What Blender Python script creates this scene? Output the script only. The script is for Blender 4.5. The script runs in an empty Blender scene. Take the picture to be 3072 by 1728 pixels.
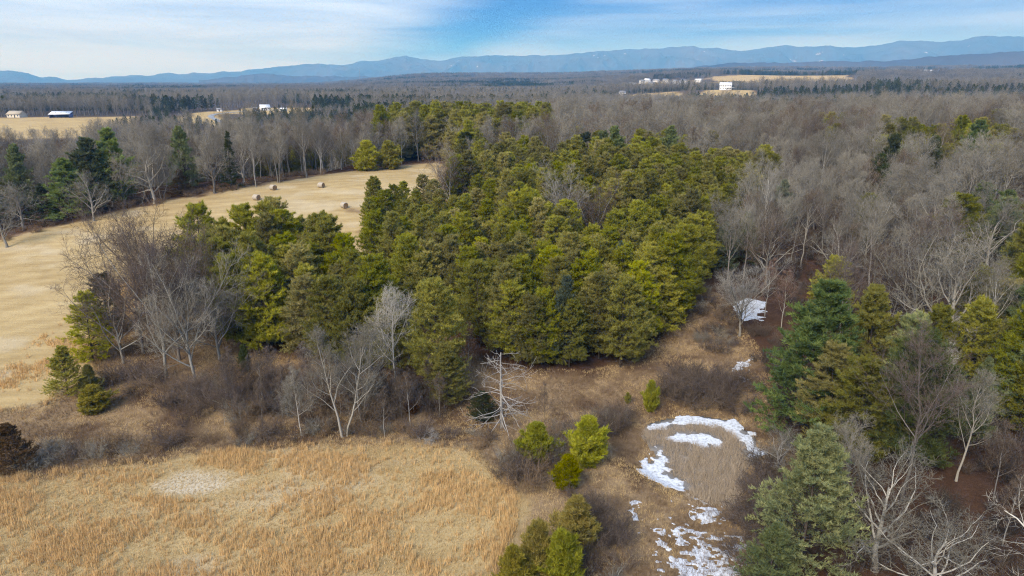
import bpy, math, random
import numpy as np
from mathutils import Vector

# ------------------------------------------------------------------ camera, sky, sun, exposure
scene = bpy.context.scene
COL = scene.collection
CAM_Z, PITCH, FOC = 42.0, math.radians(16.95), 2048.0
cam_d = bpy.data.cameras.new('camera'); cam = bpy.data.objects.new('camera', cam_d); COL.objects.link(cam)
cam_d.sensor_width = 36.0; cam_d.lens = 24.0; cam_d.clip_start = 0.5; cam_d.clip_end = 60000.0
cam.location = (0, 0, CAM_Z); cam.rotation_euler = (math.radians(90) - PITCH, 0, 0)
scene.camera = cam

SUN_EL, SUN_AZ = math.radians(40), math.radians(-148)      # azimuth measured from +Y towards +X
world = bpy.data.worlds.new('World'); scene.world = world; world.use_nodes = True
def build_world():
    nt = world.node_tree; N = nt.nodes; L = nt.links; N.clear()
    out = N.new('ShaderNodeOutputWorld'); bg = N.new('ShaderNodeBackground'); L.new(bg.outputs[0], out.inputs[0])
    sky = N.new('ShaderNodeTexSky'); sky.sky_type = 'NISHITA'; sky.sun_disc = False
    sky.sun_elevation = SUN_EL; sky.sun_rotation = SUN_AZ; sky.air_density = 1.0; sky.dust_density = 0.4; sky.ozone_density = 2.5; sky.altitude = 300
    tc = N.new('ShaderNodeTexCoord'); lift = N.new('ShaderNodeVectorMath'); lift.operation = 'ADD'; lift.inputs[1].default_value = (0, 0, 0.5)
    L.new(tc.outputs['Generated'], lift.inputs[0]); nv = N.new('ShaderNodeVectorMath'); nv.operation = 'NORMALIZE'; L.new(lift.outputs[0], nv.inputs[0]); L.new(nv.outputs[0], sky.inputs[0])
    sep = N.new('ShaderNodeSeparateXYZ'); L.new(tc.outputs['Generated'], sep.inputs[0])
    def M(op, a, b=None, c=None, clamp=False):
        n = N.new('ShaderNodeMath'); n.operation = op; n.use_clamp = clamp
        for i, v in enumerate((a, b, c)):
            if v is None: continue
            if isinstance(v, (int, float)): n.inputs[i].default_value = v
            else: L.new(v, n.inputs[i])
        return n.outputs[0]
    x, y, z = sep.outputs
    def smooth(v, a, b):
        n = N.new('ShaderNodeMapRange'); n.interpolation_type = 'SMOOTHSTEP'
        L.new(v, n.inputs[0]); n.inputs[1].default_value = a; n.inputs[2].default_value = b
        return n.outputs[0]
    def noise(sx, sy, sz, scale, detail, dist=0.0):
        cb = N.new('ShaderNodeCombineXYZ'); L.new(M('MULTIPLY', x, sx), cb.inputs[0]); L.new(M('MULTIPLY', y, sy), cb.inputs[1]); L.new(M('MULTIPLY', z, sz), cb.inputs[2])
        n = N.new('ShaderNodeTexNoise'); n.inputs['Scale'].default_value = scale; n.inputs['Detail'].default_value = detail
        n.inputs['Roughness'].default_value = 0.55; n.inputs['Distortion'].default_value = dist
        L.new(cb.outputs[0], n.inputs['Vector']); return n.outputs['Fac']
    n1 = noise(1, 1, 9, 2.6, 6, 0.4); n2 = noise(1.2, 1, 13, 3.0, 7, 0.6); n3 = noise(1, 1, 15, 1.7, 5, 0.3)
    # a cloud bank on the west side of the sky with a soft slanting edge, a thin veil on the east side, streaks near the horizon
    edge = M('ADD', x, M('MULTIPLY', M('SUBTRACT', n1, 0.5), 0.30))
    edge = M('SUBTRACT', edge, M('MULTIPLY', M('ABSOLUTE', M('SUBTRACT', z, 0.045)), 1.0))
    bank = smooth(edge, -0.06, -0.27)
    bank = M('MULTIPLY', bank, M('ADD', 0.60, M('MULTIPLY', smooth(n2, 0.28, 0.64), 0.40), clamp=True))
    veil = smooth(M('ADD', M('SUBTRACT', x, M('MULTIPLY', M('SUBTRACT', z, 0.04), 2.2)), M('MULTIPLY', M('SUBTRACT', n2, 0.5), 0.10)), -0.10, 0.03)
    veil = M('MULTIPLY', veil, M('MULTIPLY', smooth(n3, 0.30, 0.70), 0.62))
    low = M('MULTIPLY', smooth(z, 0.050, 0.004), M('ADD', 0.52, M('MULTIPLY', n3, 0.40)))
    high = M('MULTIPLY', smooth(z, 0.16, 0.45), smooth(n1, 0.38, 0.62))
    m = M('MAXIMUM', M('MAXIMUM', bank, veil), M('MAXIMUM', low, M('MULTIPLY', high, 0.75)), clamp=True)
    mix = N.new('ShaderNodeMix'); mix.data_type = 'RGBA'
    L.new(m, mix.inputs[0]); dim = N.new('ShaderNodeMix'); dim.data_type = 'RGBA'; dim.blend_type = 'MULTIPLY'; dim.inputs[0].default_value = 1.0; L.new(sky.outputs[0], dim.inputs[6]); dim.inputs[7].default_value = (0.10, 0.22, 0.46, 1); L.new(dim.outputs[2], mix.inputs[6]); mix.inputs[7].default_value = (1.42, 1.90, 2.85, 1)
    L.new(mix.outputs[2], bg.inputs[0]); bg.inputs[1].default_value = 0.105
build_world()
sun_d = bpy.data.lights.new('sun', 'SUN'); sun = bpy.data.objects.new('sun', sun_d); COL.objects.link(sun)
sun_d.energy = 1.0; sun_d.angle = math.radians(30); sun_d.color = (1.0, 0.94, 0.86)
sd = Vector((math.sin(SUN_AZ) * math.cos(SUN_EL), math.cos(SUN_AZ) * math.cos(SUN_EL), math.sin(SUN_EL)))
sun.rotation_euler = (-sd).to_track_quat('-Z', 'Y').to_euler(); sun.location = (-60, -60, 120)
vs = scene.view_settings; vs.view_transform = 'Standard'; vs.look = 'None'; vs.gamma = 1.0; vs.exposure = 2.35; vs.use_curve_mapping = False
cy = scene.cycles
cy.max_bounces = 4; cy.diffuse_bounces = 2; cy.glossy_bounces = 1; cy.transmission_bounces = 2; cy.volume_bounces = 0; cy.transparent_max_bounces = 4
cy.use_denoising = True; cy.denoiser = 'OPENIMAGEDENOISE'; cy.denoising_prefilter = 'NONE'; cy.denoising_input_passes = 'RGB_ALBEDO_NORMAL'; cy.filter_width = 1.15; cy.sample_clamp_indirect = 4.0; cy.caustics_reflective = False; cy.caustics_refractive = False
cy.use_adaptive_sampling = True; cy.adaptive_threshold = 0.014

# ------------------------------------------------------------------ noise and terrain
def hash2(i, j, s):
    h = (i.astype(np.int64) * 374761393 + j.astype(np.int64) * 668265263 + s * 1442695041) & 0xFFFFFFFF
    h = ((h ^ (h >> 13)) * 1274126177) & 0xFFFFFFFF
    return ((h ^ (h >> 16)) & 0xFFFF) / 65535.0
def vnoise(x, y, s=0):
    xi, yi = np.floor(x), np.floor(y); fx, fy = x - xi, y - yi
    fx = fx * fx * (3 - 2 * fx); fy = fy * fy * (3 - 2 * fy)
    a, b = hash2(xi, yi, s), hash2(xi + 1, yi, s); c, d = hash2(xi, yi + 1, s), hash2(xi + 1, yi + 1, s)
    return (a * (1 - fx) + b * fx) * (1 - fy) + (c * (1 - fx) + d * fx) * fy
def fbm(x, y, s=0, o=4):
    x = np.asarray(x, float); y = np.asarray(y, float); v = 0; a = 0.5; t = 0
    for k in range(o):
        v = v + a * vnoise(x * 2 ** k + 17.3 * k, y * 2 ** k - 9.1 * k, s + k); t += a; a *= 0.5
    return v / t
def sstep(a, b, x):
    t = np.clip((x - a) / (b - a), 0, 1); return t * t * (3 - 2 * t)
def interp(x, xp, fp): return np.interp(x, xp, fp)
POND_C = (22.0, 71.5)
def terrain(x, y):
    x = np.asarray(x, float); y = np.asarray(y, float)
    D = np.hypot(x, y); az = np.arctan2(x, y)
    # near ground: meadow, swale, hill with the hay field and the pines, wooded bank on the east
    near = 1.2 - 1.3 * np.exp(-((y - (80 + 0.06 * x)) / 9.0) ** 2)
    hill = 13.5 * sstep(84, 205, y + 0.10 * np.clip(-x, 0, 200))
    hill = hill * (1 - 0.45 * sstep(18, 60, x) * (1 - sstep(120, 230, y)))
    hill = hill * (1 - 0.32 * sstep(-70, -150, x))
    bank = 15.0 * sstep(34, 150, x) + 5.0 * sstep(150, 320, x)
    val = -1.1 * np.exp(-((x - 24) / 13.0) ** 2) * (1 - sstep(85, 130, y))
    near = near + np.maximum(hill, bank) + 0.25 * np.minimum(hill, bank) + val
    near = near + 0.5 * (fbm(x / 23, y / 23, 5, 3) - 0.5) + 0.16 * (fbm(x / 3.1, y / 3.1, 8, 3) - 0.5)
    zl = interp(D, [0, 210, 270, 350, 450, 550, 700, 900, 1500, 3000, 15000], [9, 7, 0, -7, -7, 5, 13, 12, 10, 8, 5])
    zc = interp(D, [0, 260, 420, 700, 1000, 1600, 2500, 4000, 6000, 15000], [14, 14, 8, 12, 13, 14, 30, 66, 66, 40])
    zr = interp(D, [0, 260, 450, 700, 870, 1000, 1250, 1450, 1700, 2100, 2400, 3500, 5000, 8000, 15000], [16, 18, 10, 9, 14, 30, 20, 18, 32, 54, 48, 86, 100, 90, 60])
    wl = sstep(-0.10, -0.30, az); wr = sstep(0.02, 0.28, az)
    far = zl * wl + zr * wr + zc * (1 - wl - wr)
    far = far + interp(D, [250, 700, 2000, 6000], [1, 5, 10, 18]) * (fbm(x / 420, y / 420, 21, 4) - 0.5) * sstep(300, 700, D)
    w = sstep(250 - 45 * wl, 430 - 130 * wl, D)
    z = near * (1 - w) + far * w
    pd = np.hypot((x - POND_C[0]) / 8.2, (y - POND_C[1]) / 9.0)
    pw = 1 - sstep(0.75, 1.3, pd)
    return z * (1 - pw) + (-0.62) * pw
def ray(u, v):
    xc, yc = (u - 1536) / FOC, -(v - 864) / FOC
    return np.array([xc, math.cos(PITCH) + yc * math.sin(PITCH), -math.sin(PITCH) + yc * math.cos(PITCH)])
def G(u, v):
    """ground point under a spot of the picture"""
    d = ray(u, v); t = np.geomspace(25, 9000, 2500); p = d[None] * t[:, None]
    h = CAM_Z + p[:, 2] - terrain(p[:, 0], p[:, 1]); k = np.argmax(h < 0)
    if h[k] >= 0: k = len(t) - 1
    a, b = t[max(k - 1, 0)], t[k]
    for _ in range(24):
        m = (a + b) / 2; q = d * m
        if CAM_Z + q[2] - terrain(q[0], q[1]) < 0: b = m
        else: a = m
    q = d * b
    return np.array([q[0], q[1], float(terrain(q[0], q[1]))])
def polyw(px): return np.array([G(u, v)[:2] for u, v in px])
def inside(P, x, y):
    x = np.asarray(x); y = np.asarray(y); r = np.zeros(x.shape, bool); n = len(P)
    for i in range(n):
        x0, y0 = P[i]; x1, y1 = P[(i + 1) % n]
        if y0 == y1: continue
        c = ((y0 > y) != (y1 > y)) & (x < (x1 - x0) * (y - y0) / (y1 - y0) + x0); r ^= c
    return r
def pdist(P, x, y):
    """distance to a polygon, negative inside"""
    x = np.asarray(x, float); y = np.asarray(y, float); d = np.full(x.shape, 1e9); n = len(P)
    for i in range(n):
        ax, ay = P[i]; bx, by = P[(i + 1) % n]; ex, ey = bx - ax, by - ay; l2 = ex * ex + ey * ey + 1e-9
        t = np.clip(((x - ax) * ex + (y - ay) * ey) / l2, 0, 1); d = np.minimum(d, np.hypot(x - ax - t * ex, y - ay - t * ey))
    return np.where(inside(P, x, y), -d, d)

Z = {}
Z['near_field'] = polyw([(-700, 1520), (0, 1440), (200, 1412), (420, 1385), (700, 1350), (1000, 1328), (1250, 1335), (1400, 1345), (1480, 1410), (1550, 1490), (1540, 1580), (1510, 1650), (1490, 1728), (1470, 2300), (-700, 2300)])
Z['hay_field'] = polyw([(-900, 830), (0, 718), (120, 690), (290, 655), (400, 620), (560, 595), (760, 560), (900, 535), (1050, 513), (1200, 501), (1310, 487), (1340, 500), (1325, 575), (1290, 640), (1100, 632), (1050, 628), (1060, 634), (1130, 645), (1100, 700), (1085, 800), (1040, 870), (980, 860), (800, 850), (640, 840), (560, 880), (420, 930), (300, 1010), (300, 1130), (150, 1215), (0, 1240), (-900, 1400)])
Z['pine_a'] = polyw([(590, 880), (640, 850), (800, 838), (950, 842), (1050, 905), (1150, 1010), (1190, 1090), (1330, 1140), (1360, 1190), (1230, 1160), (1080, 1110), (930, 1090), (760, 1055), (660, 990)])
Z['pine_b'] = polyw([(1072, 636), (1130, 652), (1125, 720), (1100, 800), (1180, 900), (1300, 1010), (1430, 1085), (1600, 1118), (1760, 1125), (1890, 1098), (1990, 1025), (2060, 930), (2092, 840), (2120, 775), (2200, 715), (2300, 650), (2330, 600), (2280, 570), (2000, 562), (1800, 555), (1500, 552), (1370, 590), (1320, 640), (1180, 648), (1095, 636)])
Z['open'] = polyw([(-900, 2300), (-900, 830), (0, 712), (290, 650), (560, 590), (900, 530), (1200, 497), (1330, 483), (1345, 560), (2090, 780), (2130, 880), (2230, 1030), (2290, 1150), (2300, 1250), (2340, 1400), (2320, 1500), (2310, 1600), (2320, 2300)])
Z['pond'] = polyw([(1928, 1310), (1945, 1276), (2010, 1264), (2110, 1262), (2200, 1276), (2270, 1316), (2292, 1366), (2262, 1388), (2230, 1420), (2235, 1470), (2190, 1540), (2080, 1520), (2040, 1476), (1960, 1440), (1918, 1408), (1968, 1370)])
Z['far_farm'] = polyw([(-260, 356), (0, 352), (210, 350), (420, 348), (400, 372), (260, 392), (230, 415), (90, 418), (-40, 415), (-260, 420)])
Z['far_lane'] = polyw([(520, 352), (620, 334), (700, 330), (760, 322), (900, 322), (940, 340), (860, 346), (740, 348), (690, 345), (720, 375), (650, 385), (600, 372), (540, 372)])
def azd(u, D): # a point at the azimuth of picture column u near the horizon
    a = math.atan2((u - 1536) / FOC, 1.045); return (D * math.sin(a), D * math.cos(a))
Z['pine_c'] = np.array([azd(1130, 243), azd(1240, 246), azd(1335, 250), azd(1350, 226), azd(1500, 222), azd(1640, 226), azd(1640, 290), azd(1300, 300), azd(1130, 285)])
Z['far_field'] = np.array([azd(2120, 1640), azd(2330, 1600), azd(2560, 1640), azd(2570, 2100), azd(2380, 2150), azd(2150, 2060)])
Z['far_lot'] = np.array([azd(1930, 1420), azd(2120, 1440), azd(2110, 1900), azd(1920, 1850)])
Z['far_house'] = np.array([azd(2110, 890), azd(2260, 890), azd(2270, 1080), azd(2100, 1080)])
Z['far_yard'] = np.array([azd(1850, 880), azd(2050, 850), azd(2060, 1000), azd(1860, 1050)])
Z['ridge_field'] = np.array([azd(2210, 3100), azd(2400, 3100), azd(2400, 3500), azd(2200, 3400)])
Z['ridge_field_b'] = np.array([azd(2780, 2500), azd(3120, 2400), azd(3150, 3300), azd(2760, 3300)])
Z['west_field'] = np.array([azd(250, 2300), azd(320, 2300), azd(330, 2900), azd(240, 2900)])
CLEAR = ['far_farm', 'far_lane', 'far_field', 'far_lot', 'far_house', 'far_yard', 'ridge_field', 'ridge_field_b', 'west_field']
PINES = ['pine_a', 'pine_b', 'pine_c']

# ------------------------------------------------------------------ materials
MATS = {}
def mat(name, build):
    m = bpy.data.materials.new(name); m.use_nodes = True; nt = m.node_tree; nt.nodes.clear()
    out = nt.nodes.new('ShaderNodeOutputMaterial'); build(nt, out); MATS[name] = m; return m
def ramp(nt, fac, stops):
    r = nt.nodes.new('ShaderNodeValToRGB'); e = r.color_ramp.elements
    while len(e) > 1: e.remove(e[-1])
    e[0].position = stops[0][0]; e[0].color = (*stops[0][1], 1)
    for p, c in stops[1:]:
        k = e.new(p); k.color = (*c, 1)
    nt.links.new(fac, r.inputs[0]); return r.outputs[0]
def nz(nt, scale, detail=4, vec=None, rough=0.6, dist=0):
    n = nt.nodes.new('ShaderNodeTexNoise'); n.inputs['Scale'].default_value = scale; n.inputs['Detail'].default_value = detail
    n.inputs['Roughness'].default_value = rough; n.inputs['Distortion'].default_value = dist
    if vec is not None: nt.links.new(vec, n.inputs['Vector'])
    return n.outputs['Fac']
def mth(nt, op, a, b=None, clamp=False):
    n = nt.nodes.new('ShaderNodeMath'); n.operation = op; n.use_clamp = clamp
    for i, v in enumerate((a, b)):
        if v is None: continue
        if isinstance(v, (int, float)): n.inputs[i].default_value = v
        else: nt.links.new(v, n.inputs[i])
    return n.outputs[0]
def mixc(nt, f, a, b):
    n = nt.nodes.new('ShaderNodeMix'); n.data_type = 'RGBA'
    for i, v in ((0, f), (6, a), (7, b)):
        if isinstance(v, (int, float)): n.inputs[i].default_value = v
        elif isinstance(v, tuple): n.inputs[i].default_value = (*v, 1)
        else: nt.links.new(v, n.inputs[i])
    return n.outputs[2]
def attr(nt, name):
    n = nt.nodes.new('ShaderNodeAttribute'); n.attribute_name = name; return n.outputs['Fac']
def pos(nt): return nt.nodes.new('ShaderNodeNewGeometry').outputs['Position']
def foliage(name, stops, trans=0.22, var=0.35):
    def b(nt, out):
        L = nt.links; oi = nt.nodes.new('ShaderNodeObjectInfo')
        f = mth(nt, 'ADD', mth(nt, 'MULTIPLY', attr(nt, 'tint'), 0.72), mth(nt, 'MULTIPLY', oi.outputs['Random'], 0.28))
        c = ramp(nt, f, stops)
        hs = nt.nodes.new('ShaderNodeHueSaturation'); L.new(c, hs.inputs['Color'])
        L.new(mth(nt, 'ADD', 1 - var / 2, mth(nt, 'MULTIPLY', oi.outputs['Random'], var)), hs.inputs['Value'])
        r2 = mth(nt, 'FRACT', mth(nt, 'MULTIPLY', oi.outputs['Random'], 7.31))
        L.new(mth(nt, 'ADD', 0.485, mth(nt, 'MULTIPLY', r2, 0.03)), hs.inputs['Hue'])
        L.new(mth(nt, 'ADD', 0.82, mth(nt, 'MULTIPLY', r2, 0.3)), hs.inputs['Saturation'])
        d = nt.nodes.new('ShaderNodeBsdfDiffuse'); t = nt.nodes.new('ShaderNodeBsdfTranslucent'); mx = nt.nodes.new('ShaderNodeMixShader')
        L.new(hs.outputs[0], d.inputs[0]); L.new(hs.outputs[0], t.inputs[0]); mx.inputs[0].default_value = trans
        L.new(d.outputs[0], mx.inputs[1]); L.new(t.outputs[0], mx.inputs[2]); L.new(mx.outputs[0], out.inputs[0])
    return mat(name, b)
def bark(name, a, b_, scale=6.0, var=0.5):
    def b(nt, out):
        L = nt.links; oi = nt.nodes.new('ShaderNodeObjectInfo')
        tcn = nt.nodes.new('ShaderNodeTexCoord')
        f = mth(nt, 'ADD', mth(nt, 'MULTIPLY', attr(nt, 'tint'), 0.45), mth(nt, 'MULTIPLY', nz(nt, scale, 3, tcn.outputs['Object']), 0.6))
        c = ramp(nt, f, [(0.2, a), (0.8, b_)])
        hs = nt.nodes.new('ShaderNodeHueSaturation'); L.new(c, hs.inputs['Color'])
        L.new(mth(nt, 'ADD', 1 - var / 2, mth(nt, 'MULTIPLY', oi.outputs['Random'], var)), hs.inputs['Value'])
        d = nt.nodes.new('ShaderNodeBsdfDiffuse'); L.new(hs.outputs[0], d.inputs[0]); L.new(d.outputs[0], out.inputs[0])
    return mat(name, b)
def plain(name, col, rough=0.7, nscale=3.0, amt=0.25, metal=0.0):
    def b(nt, out):
        L = nt.links; p = nt.nodes.new('ShaderNodeBsdfPrincipled'); p.inputs['Roughness'].default_value = rough; p.inputs['Metallic'].default_value = metal
        tcn = nt.nodes.new('ShaderNodeTexCoord')
        lo = tuple(c * (1 - amt) for c in col); hi = tuple(min(1, c * (1 + amt * 0.6)) for c in col)
        L.new(ramp(nt, nz(nt, nscale, 5, tcn.outputs['Object']), [(0.3, lo), (0.7, hi)]), p.inputs['Base Color']); L.new(p.outputs[0], out.inputs[0])
    return mat(name, b)

foliage('pine_needles', [(0.0, (0.095, 0.100, 0.021)), (0.35, (0.199, 0.193, 0.034)), (0.7, (0.319, 0.293, 0.055)), (1.0, (0.483, 0.414, 0.095))], trans=0.35)
foliage('pine_needles_bright', [(0.0, (0.110, 0.118, 0.017)), (0.4, (0.252, 0.243, 0.030)), (0.75, (0.403, 0.362, 0.047)), (1.0, (0.571, 0.487, 0.093))], trans=0.35)
foliage('pine_needles_far', [(0.0, (0.036, 0.047, 0.018)), (0.5, (0.078, 0.091, 0.029)), (1.0, (0.156, 0.163, 0.052))], trans=0.35)
foliage('white_pine_needles', [(0.0, (0.056, 0.084, 0.034)), (0.40, (0.127, 0.170, 0.062)), (0.72, (0.254, 0.287, 0.094)), (1.0, (0.385, 0.395, 0.131))], trans=0.35)
foliage('white_pine_pale', [(0.0, (0.058, 0.081, 0.049)), (0.45, (0.130, 0.163, 0.098)), (1.0, (0.286, 0.305, 0.163))], trans=0.35)
foliage('dark_needles', [(0.0, (0.032, 0.046, 0.018)), (0.5, (0.068, 0.086, 0.030)), (1.0, (0.15, 0.16, 0.048))], trans=0.35)
foliage('cedar_foliage', [(0.0, (0.078, 0.081, 0.013)), (0.4, (0.189, 0.169, 0.018)), (0.8, (0.325, 0.267, 0.026)), (1.0, (0.442, 0.351, 0.052))], trans=0.35)
foliage('bronze_foliage', [(0.0, (0.075, 0.052, 0.028)), (0.5, (0.18, 0.110, 0.050)), (1.0, (0.33, 0.190, 0.070))], trans=0.35)
foliage('rust_leaves', [(0.0, (0.06, 0.026, 0.012)), (1.0, (0.19, 0.080, 0.030))])
bark('bark_grey', (0.085, 0.074, 0.062), (0.26, 0.235, 0.205))
bark('bark_pale', (0.17, 0.155, 0.125), (0.42, 0.39, 0.33))
bark('bark_white', (0.27, 0.255, 0.215), (0.56, 0.53, 0.46))
bark('bark_dark', (0.035, 0.028, 0.022), (0.11, 0.090, 0.072))
bark('bark_snag', (0.24, 0.22, 0.195), (0.50, 0.47, 0.42))
bark('twig_grey', (0.125, 0.112, 0.086), (0.29, 0.265, 0.21))
bark('twig_far', (0.125, 0.112, 0.086), (0.26, 0.236, 0.188))
bark('twig_brown', (0.075, 0.056, 0.041), (0.185, 0.142, 0.105))
bark('twig_purple', (0.070, 0.054, 0.044), (0.155, 0.120, 0.098))
bark('twig_reddish', (0.10, 0.062, 0.045), (0.23, 0.15, 0.11))
bark('grass_orange', (0.48, 0.295, 0.12), (0.80, 0.56, 0.27), 2.0, 0.3)
bark('grass_pale', (0.38, 0.27, 0.122), (0.62, 0.46, 0.235), 2.0, 0.3)
bark('grass_brown', (0.13, 0.085, 0.050), (0.27, 0.19, 0.115), 2.0, 0.3)
bark('cattail_leaf', (0.25, 0.195, 0.135), (0.50, 0.41, 0.30), 2.0, 0.35)
plain('white_metal_roof', (0.80, 0.82, 0.84), 0.4, 0.3, 0.08); plain('white_paint', (0.80, 0.80, 0.79), 0.6, 0.5, 0.08)
plain('cream_paint', (0.66, 0.60, 0.47), 0.7, 0.5, 0.1); plain('tan_shingle', (0.40, 0.34, 0.25), 0.8, 2.0, 0.2); plain('grey_shingle', (0.22, 0.22, 0.23), 0.8, 2.0, 0.2)
plain('dark_wood', (0.05, 0.045, 0.045), 0.8, 2.0, 0.2); plain('window_glass', (0.05, 0.06, 0.08), 0.15, 1.0, 0.1); plain('brick_red', (0.24, 0.10, 0.07), 0.85, 2.0, 0.2)
plain('steel_grey', (0.35, 0.37, 0.39), 0.5, 1.0, 0.1, 0.3); plain('asphalt_grey', (0.24, 0.25, 0.26), 0.85, 0.5, 0.15); plain('steel_blue', (0.10, 0.13, 0.30), 0.7, 1.0, 0.1)
plain('hay_wrap', (0.40, 0.345, 0.265), 0.8, 5.0, 0.3)
def b_hayend(nt, out):
    p = nt.nodes.new('ShaderNodeBsdfPrincipled'); p.inputs['Roughness'].default_value = 0.95
    tcn = nt.nodes.new('ShaderNodeTexCoord'); w = nt.nodes.new('ShaderNodeTexWave'); w.wave_type = 'RINGS'; w.rings_direction = 'X'
    w.inputs['Scale'].default_value = 3.0; w.inputs['Distortion'].default_value = 3.0; nt.links.new(tcn.outputs['Object'], w.inputs['Vector'])
    nt.links.new(ramp(nt, w.outputs['Fac'], [(0, (0.17, 0.11, 0.06)), (1, (0.36, 0.24, 0.12))]), p.inputs['Base Color']); nt.links.new(p.outputs[0], out.inputs[0])
mat('hay_end', b_hayend)
def b_snow(nt, out):
    p = nt.nodes.new('ShaderNodeBsdfPrincipled'); p.inputs['Roughness'].default_value = 0.6
    nt.links.new(ramp(nt, nz(nt, 2.6, 6, pos(nt), 0.7), [(0.32, (0.22, 0.21, 0.20)), (0.42, (0.45, 0.47, 0.49)), (0.56, (0.64, 0.67, 0.71))]), p.inputs['Base Color']); nt.links.new(p.outputs[0], out.inputs[0])
mat('snow', b_snow)
def b_ice(nt, out):
    p = nt.nodes.new('ShaderNodeBsdfPrincipled'); p.inputs['Roughness'].default_value = 0.35
    nt.links.new(ramp(nt, nz(nt, 0.8, 5, pos(nt)), [(0.3, (0.10, 0.085, 0.065)), (0.7, (0.22, 0.20, 0.175))]), p.inputs['Base Color']); nt.links.new(p.outputs[0], out.inputs[0])
mat('pond_ice', b_ice)
def b_ground(nt, out):
    L = nt.links; P = pos(nt); p = nt.nodes.new('ShaderNodeBsdfDiffuse')
    big = nz(nt, 0.045, 5, P); med = nz(nt, 0.45, 5, P); fine = nz(nt, 3.2, 5, P, 0.75); tiny = nz(nt, 14, 3, P, 0.8)
    mp = nt.nodes.new('ShaderNodeMapping'); L.new(P, mp.inputs[0]); mp.inputs['Rotation'].default_value = (0, 0, 0.35); mp.inputs['Scale'].default_value = (0.10, 1.1, 1.0)
    streak = nz(nt, 1.0, 5, mp.outputs[0], 0.65)
    def blend(*ws):
        t = None
        for n, w in ws:
            k = mth(nt, 'MULTIPLY', n, w); t = k if t is None else mth(nt, 'ADD', t, k)
        return t
    wv = nt.nodes.new('ShaderNodeTexWave'); wv.inputs['Scale'].default_value = 0.075; wv.inputs['Distortion'].default_value = 5.0; wv.inputs['Detail'].default_value = 3.0; wv.inputs['Detail Scale'].default_value = 0.6
    m2 = nt.nodes.new('ShaderNodeMapping'); L.new(P, m2.inputs[0]); m2.inputs['Rotation'].default_value = (0, 0, 1.15); L.new(m2.outputs[0], wv.inputs['Vector'])
    hay = ramp(nt, blend((big, 0.30), (streak, 0.26), (med, 0.15), (fine, 0.17), (tiny, 0.08), (wv.outputs['Fac'], 0.045)), [(0.30, (0.21, 0.140, 0.064)), (0.45, (0.36, 0.26, 0.122)), (0.56, (0.46, 0.345, 0.172)), (0.70, (0.56, 0.445, 0.245))])
    rough = ramp(nt, blend((big, 0.2), (med, 0.35), (fine, 0.3), (tiny, 0.15)), [(0.32, (0.075, 0.048, 0.028)), (0.45, (0.19, 0.125, 0.068)), (0.56, (0.31, 0.22, 0.125)), (0.70, (0.44, 0.33, 0.20))])
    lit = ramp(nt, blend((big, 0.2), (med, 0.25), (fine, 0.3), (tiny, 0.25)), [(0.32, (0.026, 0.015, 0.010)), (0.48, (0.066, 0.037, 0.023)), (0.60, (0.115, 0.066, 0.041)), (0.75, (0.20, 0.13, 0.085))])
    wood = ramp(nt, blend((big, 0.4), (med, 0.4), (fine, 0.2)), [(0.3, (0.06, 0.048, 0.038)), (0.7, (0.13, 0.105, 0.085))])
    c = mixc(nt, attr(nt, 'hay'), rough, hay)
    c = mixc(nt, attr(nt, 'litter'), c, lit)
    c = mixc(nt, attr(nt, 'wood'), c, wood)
    c = mixc(nt, attr(nt, 'straw'), c, mixc(nt, fine, (0.42, 0.35, 0.24), (0.74, 0.66, 0.50)))
    bp = nt.nodes.new('ShaderNodeBump'); bp.inputs['Strength'].default_value = 0.7; bp.inputs['Distance'].default_value = 0.25
    L.new(blend((fine, 0.6), (tiny, 0.4)), bp.inputs['Height']); L.new(bp.outputs[0], p.inputs['Normal'])
    L.new(c, p.inputs[0]); L.new(p.outputs[0], out.inputs[0])
mat('ground', b_ground)
def b_mtn(nt, out):
    L = nt.links; P = pos(nt); d = nt.nodes.new('ShaderNodeBsdfDiffuse')
    c = ramp(nt, nz(nt, 0.0011, 6, P, 0.6), [(0.3, (0.045, 0.045, 0.045)), (0.6, (0.085, 0.075, 0.070)), (0.75, (0.13, 0.11, 0.10))])
    sn = mth(nt, 'MULTIPLY', ramp(nt, nz(nt, 0.008, 3, P, 0.5), [(0.69, (0, 0, 0)), (0.76, (0.6, 0.6, 0.6))]), attr(nt, 'snowline'))
    L.new(mixc(nt, sn, c, (0.8, 0.82, 0.85)), d.inputs[0]); L.new(d.outputs[0], out.inputs[0])
mat('mountain', b_mtn)

# ------------------------------------------------------------------ mesh helpers
def mesh_np(name, V, F, mats, tint=None, midx=None, smooth=False, extra=None):
    V = np.asarray(V, np.float32); F = np.asarray(F, np.int32); k = F.shape[1]
    me = bpy.data.meshes.new(name); me.vertices.add(len(V)); me.vertices.foreach_set('co', V.ravel())
    me.loops.add(F.size); me.loops.foreach_set('vertex_index', F.ravel())
    me.polygons.add(len(F)); me.polygons.foreach_set('loop_start', np.arange(0, F.size, k, dtype=np.int32))
    if midx is not None: me.polygons.foreach_set('material_index', np.asarray(midx, np.int32))
    if smooth: me.polygons.foreach_set('use_smooth', np.ones(len(F), bool))
    for m in mats: me.materials.append(MATS[m])
    if tint is not None:
        a = me.attributes.new('tint', 'FLOAT', 'POINT'); a.data.foreach_set('value', np.asarray(tint, np.float32))
    for n, v in (extra or {}).items():
        a = me.attributes.new(n, 'FLOAT', 'POINT'); a.data.foreach_set('value', np.asarray(v, np.float32))
    me.update(calc_edges=True); return me
def norm(v): return v / (np.linalg.norm(v, axis=-1, keepdims=True) + 1e-9)
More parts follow.
